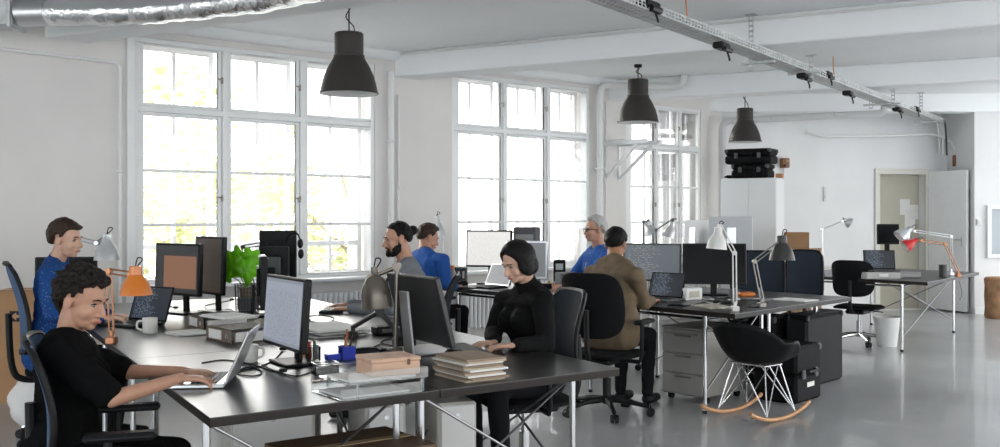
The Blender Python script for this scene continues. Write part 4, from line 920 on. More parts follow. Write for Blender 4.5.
# pen pots
BLUE = M('cobalt_blue_plastic', (.006, .03, .42), .35)
pp_ = G(347, 358.5, DT); t = thing('pen_holder', 'cobalt blue square pen holder full of pencils', 'pen holder', (pp_.x, pp_.y, DT), .5)
mb = MB(); s, h = .062, .06
for dx, dy, sx, sy in ((0, -s / 2, s, .004), (0, s / 2, s, .004), (-s / 2, 0, .004, s), (s / 2, 0, .004, s)): mb.box((dx, dy, h / 2), (sx, sy, h))
mb.box((0, 0, .002), (s, s, .004)); mb.build('pot', BLUE, t, None); MB().box((-.07, 0, .014), (.07, .05, .028), .004).build('clip_tray', BLUE, t)
random.seed(4)
for k in range(7):
    q = V(random.uniform(-.018, .018), random.uniform(-.018, .018), .006); e = q + V(random.uniform(-.03, .03), random.uniform(-.02, .02), random.uniform(.10, .135))
    MB().cyl(q, e, .0042, n=6).build('pencil', [M('pencil_wood', (.5, .26, .1), .6), M('red_pen', (.45, .05, .03), .4), BLKPL, M('brown_pencil', (.25, .12, .06), .6)][k % 4], t)
jp = G(313, 361, DT); t = thing('glass_jar', 'clear jar of grey markers behind the spreadsheet monitor', 'jar', jp)
MB().lathe([(.034, 0), (.036, .005), (.036, .07), (.034, .07), (.033, .006), (0, .006)], None, 20, False).build('jar', glass_mat('jar_glass', (.8, .82, .8), .4, .05), t)
for k in range(5): a = k * 1.3; MB().cyl((.016 * math.cos(a), .016 * math.sin(a), .008), (.02 * math.cos(a), .02 * math.sin(a), .075 + .006 * k), .0065, n=8).build('marker', [GREYPL, M('green_cap', (.05, .3, .08), .4), WHITEPL, M('red_cap', (.5, .04, .03), .4), GREYPL][k], t)
jp = G(306, 355, DT); t = thing('glue_bottle', 'small orange bottle beside the jar of markers', 'bottle', jp); MB().lathe([(0, 0), (.018, 0), (.02, .006), (.02, .045), (.009, .058), (.008, .064), (0, .064)], None, 16, False).build('bottle', M('orange_plastic', (.75, .25, .02), .4), t); MB().lathe([(.009, .06), (.007, .078), (0, .08)], None, 12, False).build('cap', WHITEPL, t)
jp = G(325, 374, DT); t = thing('clear_box', 'small clear plastic box of clips in front of the blue pen holder', 'box', (jp.x, jp.y, DT), .45); mb = MB()
for dx, dy, sx, sy in ((0, -.035, .1, .003), (0, .035, .1, .003), (-.05, 0, .003, .07), (.05, 0, .003, .07)): mb.box((dx, dy, .025), (sx, sy, .05))
mb.box((0, 0, .002), (.1, .07, .003)); mb.build('tub', ACR, t, None); MB().box((0, 0, .016), (.092, .062, .026), .004).build('clip_pile', M('grey_clips', (.35, .33, .3), .4, .3, nscale=90, namt=.6), t)
jp = G(319, 381.5, DT); t = thing('pencil_stub', 'short brown pencil stub lying beside the clear trays', 'pencil', (jp.x, jp.y, DT + .005), .9); MB().cyl((-.03, 0, 0), (.02, 0, 0), .0045, n=6).build('shaft', M('brown_pencil'), t); MB().cyl((.02, 0, 0), (.03, 0, 0), .0045, .001, 6).build('tip', PLY, t)
# plant leaf in wire basket
bp = G(247, 311, DT); t = thing('wire_basket', 'grey wire mesh basket with cables behind the monitors', 'basket', (bp.x, bp.y, DT), .3); mb = MB(); w, h = .15, .19
for k in range(9):
    x = -w / 2 + w * k / 8
    for y in (-w / 2, w / 2): mb.cyl((x, y, 0), (x * 1.08, y * 1.08, h), .0022, n=5); mb.cyl((y, x, 0), (y * 1.08, x * 1.08, h), .0022, n=5)
for k in range(8):
    z = h * k / 7; q = w / 2 * (1 + .08 * k / 7); mb.tube([(-q, -q, z), (q, -q, z), (q, q, z), (-q, q, z)], .0024, 5, closed=True)
mb.build('wire_mesh', GREYPL, t); MB().box((0, 0, .05), (.13, .13, .09), .01).build('pot_liner', M('liner_grey', (.12, .13, .14), .8), t)
pl = thing('potted_plant', 'bright green broad-leaved plant standing in the wire basket', 'plant', (bp.x, bp.y, DT + .096)); GRN = M('fresh_leaf', (.17, .55, .008), .4, nscale=14, namt=.25)
MB().lathe([(0, 0), (.045, 0), (.055, .07), (.05, .07), (.048, .06), (0, .06)], None, 16, False).build('pot', M('clay_pot', (.3, .2, .14), .8), pl)
random.seed(21)
for k, (px, py, s, roll) in enumerate(((232, 266, .125, .3), (246, 270, .12, -.5), (239, 258, .10, 0), (250, 258, .085, -.9), (227, 275, .08, 1.2))):
    c = A(px, py, bp.y - .03 + .035 * k) - pl.location; pts = []
    for j in range(24):
        a = 2 * math.pi * j / 24; r = s * (.82 + .18 * math.cos(5 * a)) * (1 - .25 * (abs(a - math.pi) < .3)); pts.append((r * math.cos(a + roll + 1.57), .25 * r * math.sin(2 * a) * .4 - .03 * (r / s), r * math.sin(a + roll + 1.57)))
    lf = MB(); M_ = Matrix.Translation(c) @ Matrix.Rotation(random.uniform(-.5, .5), 4, 'Z') @ Matrix.Rotation(random.uniform(-.4, .2), 4, 'X')
    lf.add([(0, 0, 0)] + pts, [(0, 1 + j, 1 + (j + 1) % 24) for j in range(24)], M_); o = lf.build('leaf', GRN, pl, 60); md = o.modifiers.new('s', 'SOLIDIFY'); md.thickness = .0015
    MB().tube(curve_pts([(0, 0, .05), c * .45 + V(0, 0, .05), c], 5), .004, 6).build('stem', M('leaf_stem', (.2, .38, .06), .5), pl)
# headphones on the big monitor corner
hp = A(295, 246, 7.72); t = thing('headphones', 'black headphones hung over the corner of the large monitor', 'headphones', hp)
MB().tube(curve_pts([(-.08, 0, .02), (-.05, 0, .085), (0, 0, .1), (.03, 0, .075), (.045, 0, -.01)], 6), .007, 8).build('headband', BLKPL, t)
for s, x, z in ((1, .045, .02), (1, .05, -.06)): MB().ell((x, -.02, z), (.022, .035, .038)).build('ear_cup', BLKPL, t)
# cables on the front cluster
random.seed(13)
def cable(lab, pix, r=.0035, z=DT + .004, mat=BLKPL, plug=True, lift=()):
    ps = [G(x, y, z) + V(0, 0, dict(lift).get(i, 0)) for i, (x, y) in enumerate(pix)]; b = ps[0].copy(); t = thing('cable', lab, 'cable', b)
    MB().tube(curve_pts([p - b for p in ps], 6), r, 6).build('cord', mat, t)
    if plug: e = ps[-1] - b; MB().box(e + V(0, 0, .006), (.035, .02, .014), .004).build('plug', mat, t)
cable('thin black cable running from the laptop towards the white mug', [(202, 363), (222, 360), (240, 362), (258, 366), (270, 370), (283, 372)])
cable('black cable loop on the desk before the spreadsheet monitor', [(234, 372), (250, 367), (262, 372), (254, 376), (238, 374), (246, 370), (262, 366), (276, 358), (283, 350)])
cable('black cable curving under the spreadsheet monitor', [(262, 365), (278, 372), (296, 376), (310, 372), (316, 366)])
cable('tangled black cable beside the bronze lamp foot', [(352, 352), (368, 349), (382, 344), (396, 346), (404, 340), (390, 338), (380, 344), (392, 352), (410, 348)])
cable('black cable bunch behind the aluminium monitor stand', [(400, 336), (412, 331), (422, 336), (432, 332), (426, 326), (412, 328), (404, 334)], .005)
cable('black cable on the desk behind the ring binders', [(222, 318), (235, 313), (228, 309), (212, 312), (205, 306), (218, 303), (232, 300)])
cable('thin cable looping beside the magazines', [(300, 318), (318, 315), (334, 318), (326, 323), (308, 321)])
cable('long black cable from the brown-screen monitor to the mug', [(138, 313), (152, 311), (165, 306), (176, 308)])
cable('black cable coiled near the switched-off monitor', [(672, 306), (690, 305), (704, 302), (716, 299), (728, 298)])
cable('coiled black cables at the foot of the white angle lamp', [(742, 309), (756, 304), (768, 303), (758, 307), (746, 306), (760, 302)])
cable('black cable hanging from the free-standing desk to the floor', [(959, 281), (962, 292), (960, 300)], z=DT - .02, plug=False)
cable('black tangle behind the wooden box', [(366, 356), (378, 352), (388, 356), (402, 352), (414, 357)], .004)
# adaptor blocks and boxes on the clusters
def block(name, lab, cat, p, ang, size, mat, detail=None, dm=None, z=DT):
    t = thing(name, lab, cat, (p.x, p.y, z), ang); w, d, h = size; MB().box((0, 0, h / 2), size, min(.008, h * .3)).build('body', mat, t)
    if detail: MB().box(detail[0], detail[1], .002).build(detail[2], dm or GREYPL, t)
    return t
block('power_adaptor', 'black power adaptor between pen holder and bronze lamp', 'adaptor', G(366, 354, DT), .3, (.12, .055, .032), BLKPL, ((0, 0, .033), (.05, .03, .003), 'label_plate'))
block('docking_station', 'black docking station near the bronze lamp', 'dock', G(387, 334, DT), .5, (.16, .1, .05), BLKPL, ((0, -.052, .025), (.1, .006, .02), 'port_panel'))
block('power_box', 'white power distribution box beside the khaki-shirted man\'s laptop', 'power strip', G(690, 300, DT), .5, (.17, .11, .1), WHITEPL, ((0, -.056, .05), (.1, .006, .05), 'socket_panel'), M('cream', (.5, .46, .38), .5))
block('orange_tray', 'flat orange tray under the switched-off monitor', 'tray', G(746, 296, DT), .1, (.13, .1, .03), ORNG, ((0, 0, .031), (.1, .07, .003), 'tray_inset'), M('dark_orange', (.5, .13, .01), .5))
block('notebook', 'grey flat box under the black laptop on the free-standing desk', 'box', at(877, 10.75), .1, (.38, .3, .07), M('light_grey_card', (.45, .45, .44), .7), ((0, -.152, .04), (.1, .004, .03), 'label_plate'), PAPER)
block('speaker_box', 'small grey speaker beside the white-haired man', 'speaker', at(565.5, 8.9), .35, (.15, .14, .17), M('speaker_grey', (.16, .165, .175), .7), ((0, -.072, .085), (.12, .006, .14), 'speaker_grille'), M('speaker_cloth', (.1, .105, .115), .9))
t = block('card_terminal', 'black tabletop device with white display beside the white-haired man', 'device', at(559.5, 9.6), -.1, (.115, .06, .25), BLKPL, ((0, -.032, .185), (.07, .006, .06), 'display'), WHITEPL)
MB().box((0, .02, .006), (.13, .12, .012), .004).build('stand_foot', BLKPL, t)
t = block('computer_tower', 'dark computer tower standing behind the turtleneck woman', 'computer', at(527, 9.95), -.2, (.22, .3, .56), GREYPL, ((0, -.152, .45), (.18, .006, .08), 'drive_bay'), M('mid_grey', (.3, .3, .3), .5))
for k, dx in enumerate((0, 5, 10)): block('box_file', ['slim dark box file nearest the bottle', 'slim dark box file between two others', 'slim dark box file nearest the document monitor'][k], 'file', at(455.5 + dx * .9, 9.95), -.1, (.04, .16, .16), M('file_dark', (.05, .055, .065), .6), ((0, -.081, .09), (.022, .003, .07), 'spine_label'), PAPER)
block('tablet', 'black tablet lying in front of the slim box files', 'tablet', at(468, 9.3), .2, (.22, .15, .012), BLKPL, ((0, 0, .0125), (.2, .14, .001), 'screen'), SCR_OFF)
block('phone_dock', 'black desk telephone base beside the orange-capped bottle', 'telephone', at(459, 9.62), .2, (.16, .13, .04), BLKPL, ((.04, 0, .042), (.05, .1, .02), 'handset'), BLKPL)
bp = at(452.5, 9.42); t = thing('bottle', 'grey bottle with an orange cap on the desk', 'bottle', bp); MB().lathe([(0, 0), (.032, 0), (.034, .006), (.034, .13), (.018, .165), (.016, .18), (0, .18)], None, 18, False).build('bottle_body', M('bottle_grey', (.3, .29, .27), .3), t); MB().lathe([(.019, .175), (.019, .205), (0, .206)], None, 16, False).build('cap', M('orange_plastic'), t)
block('book_stack', 'thick flat grey case below the red lamp shade', 'case', at(907, 10.85), .0, (.24, .16, .066), M('book_grey', (.25, .25, .25), .6), ((0, -.081, .03), (.2, .003, .03), 'spine_label'), M('mid_grey'))

# desk_clutter_v2: more small things between the screens
cable('white cable looping from the white power box', [(684, 300), (680, 291), (688, 287), (694, 293), (702, 298), (712, 300)], .004, mat=WHITEPL)
cable('white cable lying across the desk below the switched-off monitor', [(704, 301), (716, 304), (728, 300), (738, 300)], .004, mat=WHITEPL)
block('hard_drive', 'small black hard drive in front of the switched-off monitor', 'drive', G(722, 303, DT), .4, (.12, .08, .02), BLKPL, ((0, 0, .021), (.06, .03, .002), 'label_plate'))
block('notepad', 'grey notepad beside the orange tray', 'notepad', G(757, 300, DT), .7, (.15, .21, .012), M('notepad_grey', (.2, .2, .21), .7), ((0, 0, .0125), (.1, .02, .002), 'label_plate'), PAPER)
block('smartphone', 'black smartphone beside the khaki-shirted man\'s laptop', 'phone', G(678, 306, DT), .9, (.07, .145, .009), BLKPL, ((0, 0, .0095), (.062, .13, .001), 'screen'), SCR_OFF)
block('tape_dispenser', 'black tape dispenser behind the wooden box', 'dispenser', G(404, 347, DT), .4, (.12, .05, .05), BLKPL, ((.03, 0, .05), (.03, .03, .03), 'tape_roll'), WHITEPL)
block('smartphone', 'black smartphone lying behind the clear trays', 'phone', G(372, 350, DT), 1.2, (.07, .145, .009), BLKPL, ((0, 0, .0095), (.062, .13, .001), 'screen'), SCR_OFF)
mug('small white cup below the document monitor', G(508, 283, DT), .035, .07, ha=2.)
block('pen_box', 'low black pen box by the silver-framed monitor', 'box', at(546, 9.2), .2, (.16, .08, .05), BLKPL, ((.03, 0, .06), (.02, .02, .03), 'eraser'), M('yellow_eraser', (.6, .4, .05), .6))
cable('black cable hanging under the front desk', [(420, 412), (428, 425), (424, 440), (436, 446)], .004, z=.35, plug=False)
# ================================================================ people
def remeshed(mb, name, mat, parent, voxel, it=3, noise=0., nsc=20., fac=.5):
    me = bpy.data.meshes.new('tmp'); me.from_pydata([tuple(v) for v in mb.v], [], mb.f); me.update()
    ob = bpy.data.objects.new('tmp', me); COL.objects.link(ob)
    m = ob.modifiers.new('r', 'REMESH'); m.mode = 'VOXEL'; m.voxel_size = voxel; m.use_smooth_shade = True
    if it: m = ob.modifiers.new('s', 'SMOOTH'); m.factor = fac; m.iterations = it
    dg = bpy.context.evaluated_depsgraph_get(); ev = ob.evaluated_get(dg); out = bpy.data.meshes.new_from_object(ev)
    bpy.data.objects.remove(ob); bpy.data.meshes.remove(me)
    if noise:
        no = [v.normal.copy() for v in out.vertices]
        for v, n in zip(out.vertices, no): v.co += n * noise * mnoise.noise(v.co * nsc)
    out.materials.clear(); out.materials.append(mat)
    for p in out.polygons: p.use_smooth = True
    out.name = name; o = bpy.data.objects.new(name, out); COL.objects.link(o); o.parent = parent
    return o
SKINS = {'warm': M('skin_warm', (.50, .27, .18), .5, nscale=30, namt=.06), 'light': M('skin_light', (.60, .36, .26), .5, nscale=30, namt=.06), 'tan': M('skin_tan', (.40, .20, .115), .5, nscale=30, namt=.06), 'rosy': M('skin_rosy', (.55, .29, .20), .5, nscale=30, namt=.06)}
LIPS = M('lips', (.38, .12, .09), .45); EYEW = M('eye_white', (.32, .30, .28), .4); IRIS = M('iris', (.02, .014, .01), .25)
def hairline(table):
    def f(az):
        for (a0, e0), (a1, e1) in zip(table, table[1:]):
            if az <= a1: return e0 + (e1 - e0) * (az - a0) / (a1 - a0)
        return table[-1][1]
    return f
SHORT = hairline([(0, 37), (45, 36), (62, 26), (74, -2), (84, -12), (90, 4), (104, 4), (112, -22), (135, -38), (180, -44)])
FRINGE = hairline([(0, 26), (40, 26), (60, 16), (72, -8), (84, -18), (90, 3), (104, 3), (112, -22), (135, -40), (180, -46)])
BALDISH = hairline([(0, 44), (40, 42), (60, 30), (74, 4), (86, -8), (92, 4), (104, 4), (112, -20), (135, -36), (180, -42)])
BOB = hairline([(0, 34), (28, 24), (46, 6), (60, -34), (80, -58), (180, -62)])
def hair_shell(mb, H, line, th, extra=None, cs=1.0):
    n, m = 44, 30; vs = []; fs = []; c = V(0, -.012, .028); r = (.078 * cs, .098 * cs, .09 * cs)
    for i in range(m + 1):
        el = math.pi / 2 - math.pi * i / m
        for j in range(n):
            a = 2 * math.pi * j / n; d = V(math.cos(el) * math.sin(a), math.cos(el) * math.cos(a), math.sin(el))
            az = math.degrees(abs(math.atan2(d.x, d.y))); k = (math.degrees(el) - line(az) + 3) / 8; k = max(0, min(1, k)); k = k * k * (3 - 2 * k)
            r0 = 1 / math.sqrt(sum((d[q] / r[q]) ** 2 for q in range(3))); t = th(az, math.degrees(el)) if callable(th) else th
            vs.append(c + d * (r0 + t * k - .02 * (1 - k)))
    for i in range(m):
        for j in range(n): fs.append((i * n + j, (i + 1) * n + j, (i + 1) * n + (j + 1) % n, i * n + (j + 1) % n))
    mb.add(vs, fs, H)
def frame_from(fwd, up=V(0, 0, 1), pos=V(0, 0, 0), s=1.0):
    y = Vector(fwd).normalized(); x = y.cross(Vector(up)).normalized(); z = x.cross(y)
    return Matrix.Translation(pos) @ Matrix((x, y, z)).transposed().to_4x4() @ Matrix.Scale(s, 4)
def person(lab, pelvis, face, head, look, N, sh, el, wr, knees=None, hs=1.0, skin='warm', top=None, pants=None, sleeve='long', hair=None, hairm=None, female=False, collar=None, build=1.0, brows=None, palm=None, beard=None, offs=.012, tnoise=.011, shoes=None, handdir=None, neckline=.0):
    P, N, head = Vector(pelvis), Vector(N), Vector(head); f = Vector((face[0], face[1], 0)).normalized(); rt = Vector((f.y, -f.x, 0))
    root = thing('person', lab, 'person', (P.x, P.y, 0)); O = root.location
    sk = SKINS[skin]; q = lambda p: Vector(p) - O
    H = frame_from(look, pos=head - O, s=hs)
    shR, shL = q(sh[0]), q(sh[1]); elR, elL = q(el[0]), q(el[1]); wrR, wrL = q(wr[0]), q(wr[1]); Pq, Nq = q(P), q(N)
    levels = [(0, .085, .112), (.14, .085, .112), (.28, .075, .102), (.42, .068, .097), (.56, .075, .102), (.7, .088, .106), (.82, .10, .098), (.9, .098, .078), (.96, .06, .066), (1, .03, .055)]
    if female: levels = [(t, w * (.9 if t > .2 else 1.0) * (.9 if .3 < t < .5 else 1), r * .9) for t, w, r in levels]
    lateral = (shR - shL).normalized()
    def torso(mb, o, sc=1.0, upto=1.0):
        for t, w, r in levels:
            if t > upto: continue
            c = Pq.lerp(Nq, t) + f * (.025 * math.sin(t * 3.0)); l = rt.lerp(lateral, min(1, t * 1.3)).normalized(); w, r = w * build, r * build
            mb.cone2(c - l * w, c + l * w, r * sc + o, r * sc + o, 14)
        if female:
            for s in (-1, 1): c = Pq.lerp(Nq, .66) + f * .095 + lateral * s * .07; mb.ell(c, (.058 + o,) * 3, None, 14, 8)
        for s_ in (shR, shL): mb.cone2(Pq.lerp(Nq, .90), s_, .062 * sc + o, .05 * sc + o)
    # ---- body: head, neck, trunk, arms, hands in one surface
    mb = MB(); E = lambda c, r: mb.ell(c, r, H, 20, 14)
    E((0, -.012, .028), (.074, .094, .086)); E((0, .026, -.028), (.058, .062, .082)); E((0, .032, -.074), (.046, .048, .04)); E((0, .062, -.094), (.021, .021, .018))
    E((0, .078, .02), (.046, .014, .012)); E((0, .083, -.064), (.024, .011, .008)); E((0, .081, -.074), (.02, .011, .007))
    for s in (-1, 1): E((s * .033, .047, -.036), (.03, .03, .034)); E((s * .078, -.012, -.012), (.009, .019, .031))
    hd = lambda p: H @ Vector(p)
    mb.cone2(hd((0, .08, .008)), hd((0, .106, -.034)), .0105 * hs, .0135 * hs, 10); mb.ell((0, .09, -.042), (.018, .014, .009), H, 12, 8)
    nr = (.05 if female else .058) * min(1, hs + .02)
    mb.cone2(hd((0, -.022, -.05)), Nq + f * .01, nr, nr * 1.05, 14)
    torso(mb, -.012, .97)
    AR = .9 if female else 1.0
    for S, E_, W in ((shR, elR, wrR), (shL, elL, wrL)):
        mb.cone2(S, E_, .046 * AR, .037 * AR); mb.cone2(E_, W, .038 * AR, .025 * AR)
    for side, (E_, W) in enumerate(((elR, wrR), (elL, wrL))):
        d = (W - E_).normalized(); hdv = Vector(handdir[side]).normalized() if handdir and handdir[side] else Vector((d.x, d.y, d.z * .25)).normalized()
        up = V(0, 0, 1); la = hdv.cross(up).normalized(); dn = (la.cross(hdv)).normalized() * -1
        if dn.z > 0: dn = -dn
        sgn = -1 if side == 0 else 1      # thumb towards the body's middle
        k = .92 if female else 1.0
        for j in range(4): mb.cone2(W + la * (j - 1.5) * .010, W + hdv * .085 * k + la * (j - 1.5) * .0205 * k, .0135 * k, .0115 * k, 10)
        for j, (ln, ou) in enumerate(((.033, 1.5), (.039, .5), (.036, -.5), (.028, -1.5))):
            b0 = W + hdv * .085 * k + la * ou * .0205 * k * (-sgn) * 1; b1 = b0 + (hdv * .92 + dn * .25 + la * ou * -sgn * .06) * ln * k * 1.15; b2 = b1 + (hdv * .62 + dn * .72) * ln * .85 * k; b3 = b2 + (hdv * .3 + dn * .9) * ln * .45 * k
            mb.cone2(b0, b1, .0098 * k, .0088 * k, 10); mb.cone2(b1, b2, .0088 * k, .0078 * k, 10); mb.cone2(b2, b3, .0078 * k, .0066 * k, 10)
        t0 = W + hdv * .025 * k + la * sgn * .02 * -1 * -1; t1 = t0 + (hdv * .6 + la * sgn * .62 + dn * .2) * .048 * k; t2 = t1 + (hdv * .88 + la * sgn * .15 + dn * .3) * .036 * k; t3 = t2 + (hdv * .9 + dn * .3) * .02 * k
        mb.cone2(t0, t1, .0145 * k, .0112 * k, 10); mb.cone2(t1, t2, .0112 * k, .0094 * k, 10); mb.cone2(t2, t3, .0094 * k, .0075 * k, 10)
    body = remeshed(mb, 'body', sk, root, .0046, 4, fac=.45)
    # ---- face details
    bm_ = brows or hairm
    for s in (-1, 1):
        MB().tube([hd((s * .014, .0895, .021)), hd((s * .03, .0885, .0255)), hd((s * .05, .076, .021))], [.003 * hs, .004 * hs, .0022 * hs], 8).build('eyebrow', bm_, root)
        e = MB().ell((s * .0305, .0675, -.001), (.0135, .0105, .0072), H, 14, 10).build('eye', EYEW, root); MB().ell((s * .0305, .0745, -.0025), (.0062, .0042, .006), H, 10, 8).build('iris', IRIS, e)
        MB().tube([hd((s * .018, .0755, .004)), hd((s * .030, .0785, .0065)), hd((s * .043, .071, .003))], [.0022 * hs, .0034 * hs, .002 * hs], 6).build('eyelid', bm_, root)
    MB().tube([hd((-.024, .0835, -.069)), hd((-.01, .0945, -.0665)), hd((0, .0955, -.068)), hd((.01, .0945, -.0665)), hd((.024, .0835, -.069))], [.002 * hs, .0055 * hs, .0055 * hs, .0055 * hs, .002 * hs], 8).build('lips', LIPS, root)
    # ---- hair
    if hair: mb = MB(); hair(mb, H); remeshed(mb, 'hair', hairm, root, .005, 9 if 'bob' in lab else 1, *(hair_noise.get(lab, (.004, 45))))
    if beard: mb = MB(); beard(mb, H); remeshed(mb, 'beard', hairm, root, .004, 1, .003, 70)
    # ---- clothing
    mb = MB(); torso(mb, offs, 1.0, 1.0 if not neckline else neckline)
    for S, E_, W in ((shR, elR, wrR), (shL, elL, wrL)):
        if sleeve == 'long': mb.cone2(S, E_, .05 * AR + offs, .042 * AR + offs); mb.cone2(E_, E_.lerp(W, .93), .043 * AR + offs, .027 * AR + offs)
        else: e2 = S.lerp(E_, .86); mb.cone2(S, e2, .054 * AR + offs, .05 * AR + offs)
    remeshed(mb, 'shirt', top, root, .008, 4, tnoise, 12)
    if collar:
        for cm, r0, r1, z0, z1 in collar:
            ax = (hd((0, -.022, -.05)) - Nq).normalized(); a_, b_ = Nq + ax * z0 + f * .012, Nq + ax * z1 + f * .012; MB().tube([a_, a_.lerp(b_, .5), b_], [r0, (r0 + r1) / 2, r1], 22, False).build('collar', cm, root, 60).modifiers.new('s', 'SOLIDIFY').thickness = .006
    mb = MB(); K = [q(k) for k in knees] if knees else [Pq + f * .43 + rt * s * .11 + V(0, 0, -.04) for s in (1, -1)]
    for s, k in zip((1, -1), K):
        hp = Pq + rt * s * .09 + V(0, 0, -.02); mb.cone2(hp, k, .088 * (.95 if female else 1), .062); an = V(k.x, k.y, .1) - f * .03; mb.cone2(k, an, .06, .045); MB().cone2(V(an.x, an.y, .045), V(an.x, an.y, .035) + f * .17, .043, .034).build('shoe', shoes or BLKPL, root)
    mb.cone2(Pq - rt * .07, Pq + rt * .07, .118, .118); remeshed(mb, 'trousers', pants, root, .012, 3, .004, 14)
    return root, H, hd, Nq, f, rt
hair_noise = {}
BLACKH = M('black_hair', (.007, .006, .0055), .45, spec=.15, bump=.6, bscale=120); BROWNH = M('brown_hair', (.035, .02, .012), .5, spec=.25, bump=.6, bscale=120); CURLH = M('dark_curly_hair', (.014, .010, .008), .6, spec=.2, bump=1., bscale=60); GREYH = M('grey_hair', (.50, .49, .47), .5, bump=.5, bscale=120)
BLKTOP = M('black_jersey', (.006, .006, .0065), .9, spec=.06); BLKKNIT = M('black_ribbed_knit', (.008, .008, .0085), .8, spec=.1, bump=.4, bscale=120); DENIMB = M('black_jeans', (.009, .009, .011), .85, spec=.1, bump=.3, bscale=160)
def fabric(name, a, b, sc):       # small dotted weave
    m = M(name, a, .8, spec=.2, bump=.2, bscale=90); N_ = m.node_tree.nodes; L_ = m.node_tree.links
    v = N_.new('ShaderNodeTexVoronoi'); v.inputs['Scale'].default_value = sc; c = N_.new('ShaderNodeTexCoord'); L_.new(c.outputs['Object'], v.inputs['Vector'])
    r = N_.new('ShaderNodeValToRGB'); r.color_ramp.elements[0].color = (*b, 1); r.color_ramp.elements[0].position = .16; r.color_ramp.elements[1].color = (*a, 1); r.color_ramp.elements[1].position = .26
    L_.new(v.outputs['Distance'], r.inputs['Fac']); L_.new(r.outputs['Color'], N_['Principled BSDF'].inputs['Base Color']); return m
BLUEDOT = fabric('blue_dotted_cotton', (.012, .06, .22), (.12, .2, .38), 55); BLUESH = fabric('blue_shirt', (.02, .09, .34), (.04, .14, .42), 40); BLUEPL = fabric('blue_print_shirt', (.03, .12, .42), (.16, .26, .52), 45)
GREYSH = M('grey_chambray', (.20, .215, .235), .85, spec=.2, bump=.2, bscale=120); KHAKI = M('khaki_shirt', (.17, .125, .08), .85, spec=.2, nscale=9, namt=.12, bump=.25, bscale=60)

# --- the typing woman in black
def h1(mb, H):
    hair_shell(mb, H, hairline([(0, 30), (45, 27), (62, 12), (74, -12), (86, -14), (92, 2), (104, 0), (112, -30), (135, -44), (180, -52)]), lambda az, el: .012 + .010 * max(0, math.sin(R(el))) + .006 * (az > 90))
    for c, r in (((0, -.075, .05), (.06, .05, .055)), ((0, -.085, -.01), (.052, .032, .048)), ((.03, -.03, .1), (.045, .055, .025)), ((-.03, -.01, .1), (.045, .055, .025)), ((0, .045, .095), (.05, .03, .018)), ((.0, -.08, -.05), (.038, .026, .03))): mb.ell(c, r, H)
L_ = 'woman with dark curly hair in a black top typing on the silver laptop'; hair_noise[L_] = (.02, 52)
person(L_, (-1.73, 3.92, .50), (1, .06), A(83, 299, 3.95), (.95, -.2, -.3), A(66, 337, 3.97), (A(55, 352, 3.80), A(72, 352, 4.14)), (A(112, 399, 3.74), A(124, 372, 4.17)), (A(181, 378, 3.94), A(184, 371.5, 4.13)), hs=.98, skin='warm', top=BLKTOP, pants=BLKTOP, sleeve='short', hair=h1, hairm=CURLH, female=True, tnoise=.01, offs=.02, neckline=.93, handdir=((1, .02, -.02), (1, -.02, -.02)))
# --- the blue-shirted person at the silver lamp
def h2(mb, H): hair_shell(mb, H, FRINGE, lambda az, el: .016 + .008 * (az > 100)); mb.ell((0, .06, .085), (.055, .03, .02), H)
person('person with short dark hair in a dotted dark blue shirt under the silver lamp', (-2.84, 6.25, .56), (1, .12), A(66.5, 239, 6.25), (.97, -.12, -.12), A(54, 264, 6.28), (A(47, 276, 6.1), A(62, 274, 6.45)), (A(50, 313, 6.07), A(70, 308, 6.47)), (A(104, 318, 6.15), A(112, 315, 6.38)), hs=.96, skin='light', top=BLUEDOT, pants=DENIMB, hair=h2, hairm=BROWNH, female=True, collar=[(BLUEDOT, .066, .06, -.02, .05)])
# --- the bearded man with a hair bun
def h3(mb, H): hair_shell(mb, H, SHORT, lambda az, el: .008 + .006 * (az > 90)); mb.ell((0, -.128, .045), (.038, .036, .038), H); mb.ell((0, -.105, .04), (.03, .03, .028), H)
def b3(mb, H):
    for c, r in (((0, .045, -.098), (.044, .044, .03)), ((0, .078, -.098), (.026, .022, .028)), ((.046, .022, -.068), (.017, .036, .038)), ((-.046, .022, -.068), (.017, .036, .038)), ((.054, -.004, -.035), (.010, .014, .03)), ((-.054, -.004, -.035), (.010, .014, .03)), ((.016, .088, -.053), (.014, .009, .006)), ((-.016, .088, -.053), (.014, .009, .006)), ((.026, .078, -.074), (.010, .012, .02)), ((-.026, .078, -.074), (.010, .012, .02))): mb.ell(c, r, H)
person('bearded man with hair tied in a bun wearing a grey shirt', (-.60, 7.13, .55), (-1, -.06), A(397, 239, 7.08), (-.93, -.32, -.14), A(408, 264, 7.14), (A(402, 277, 7.34), A(416, 279, 6.94)), (A(380, 306, 7.42), A(391, 309, 6.86)), (A(347, 305, 7.18), A(349, 308.5, 6.93)), hs=.96, skin='warm', top=GREYSH, pants=DENIMB, hair=h3, hairm=BLACKH, beard=b3, collar=[(GREYSH, .075, .07, -.02, .035)], handdir=((-1, 0, -.02), (-1, .02, -.02)))
# --- the man in a blue shirt seen from behind
def h4(mb, H): hair_shell(mb, H, SHORT, lambda az, el: .02 + .006 * max(0, math.sin(R(el))))
L_ = 'brown-haired man in a bright blue shirt turned towards the document monitor'; hair_noise[L_] = (.006, 40)
person(L_, (-.70, 9.1, .56), (.62, .78), A(428.5, 238, 9.25), (.83, .42, -.3), A(424, 254, 9.15), (A(443, 260, 8.98), A(410, 259, 9.36)), (A(446, 283, 8.98), A(424, 284, 9.6)), (A(455, 286, 9.22), A(444, 282, 9.6)), hs=.98, skin='rosy', top=BLUESH, pants=DENIMB, hair=h4, hairm=BROWNH, collar=[(M('dark_collar', (.02, .03, .06), .8), .072, .066, -.01, .04)])
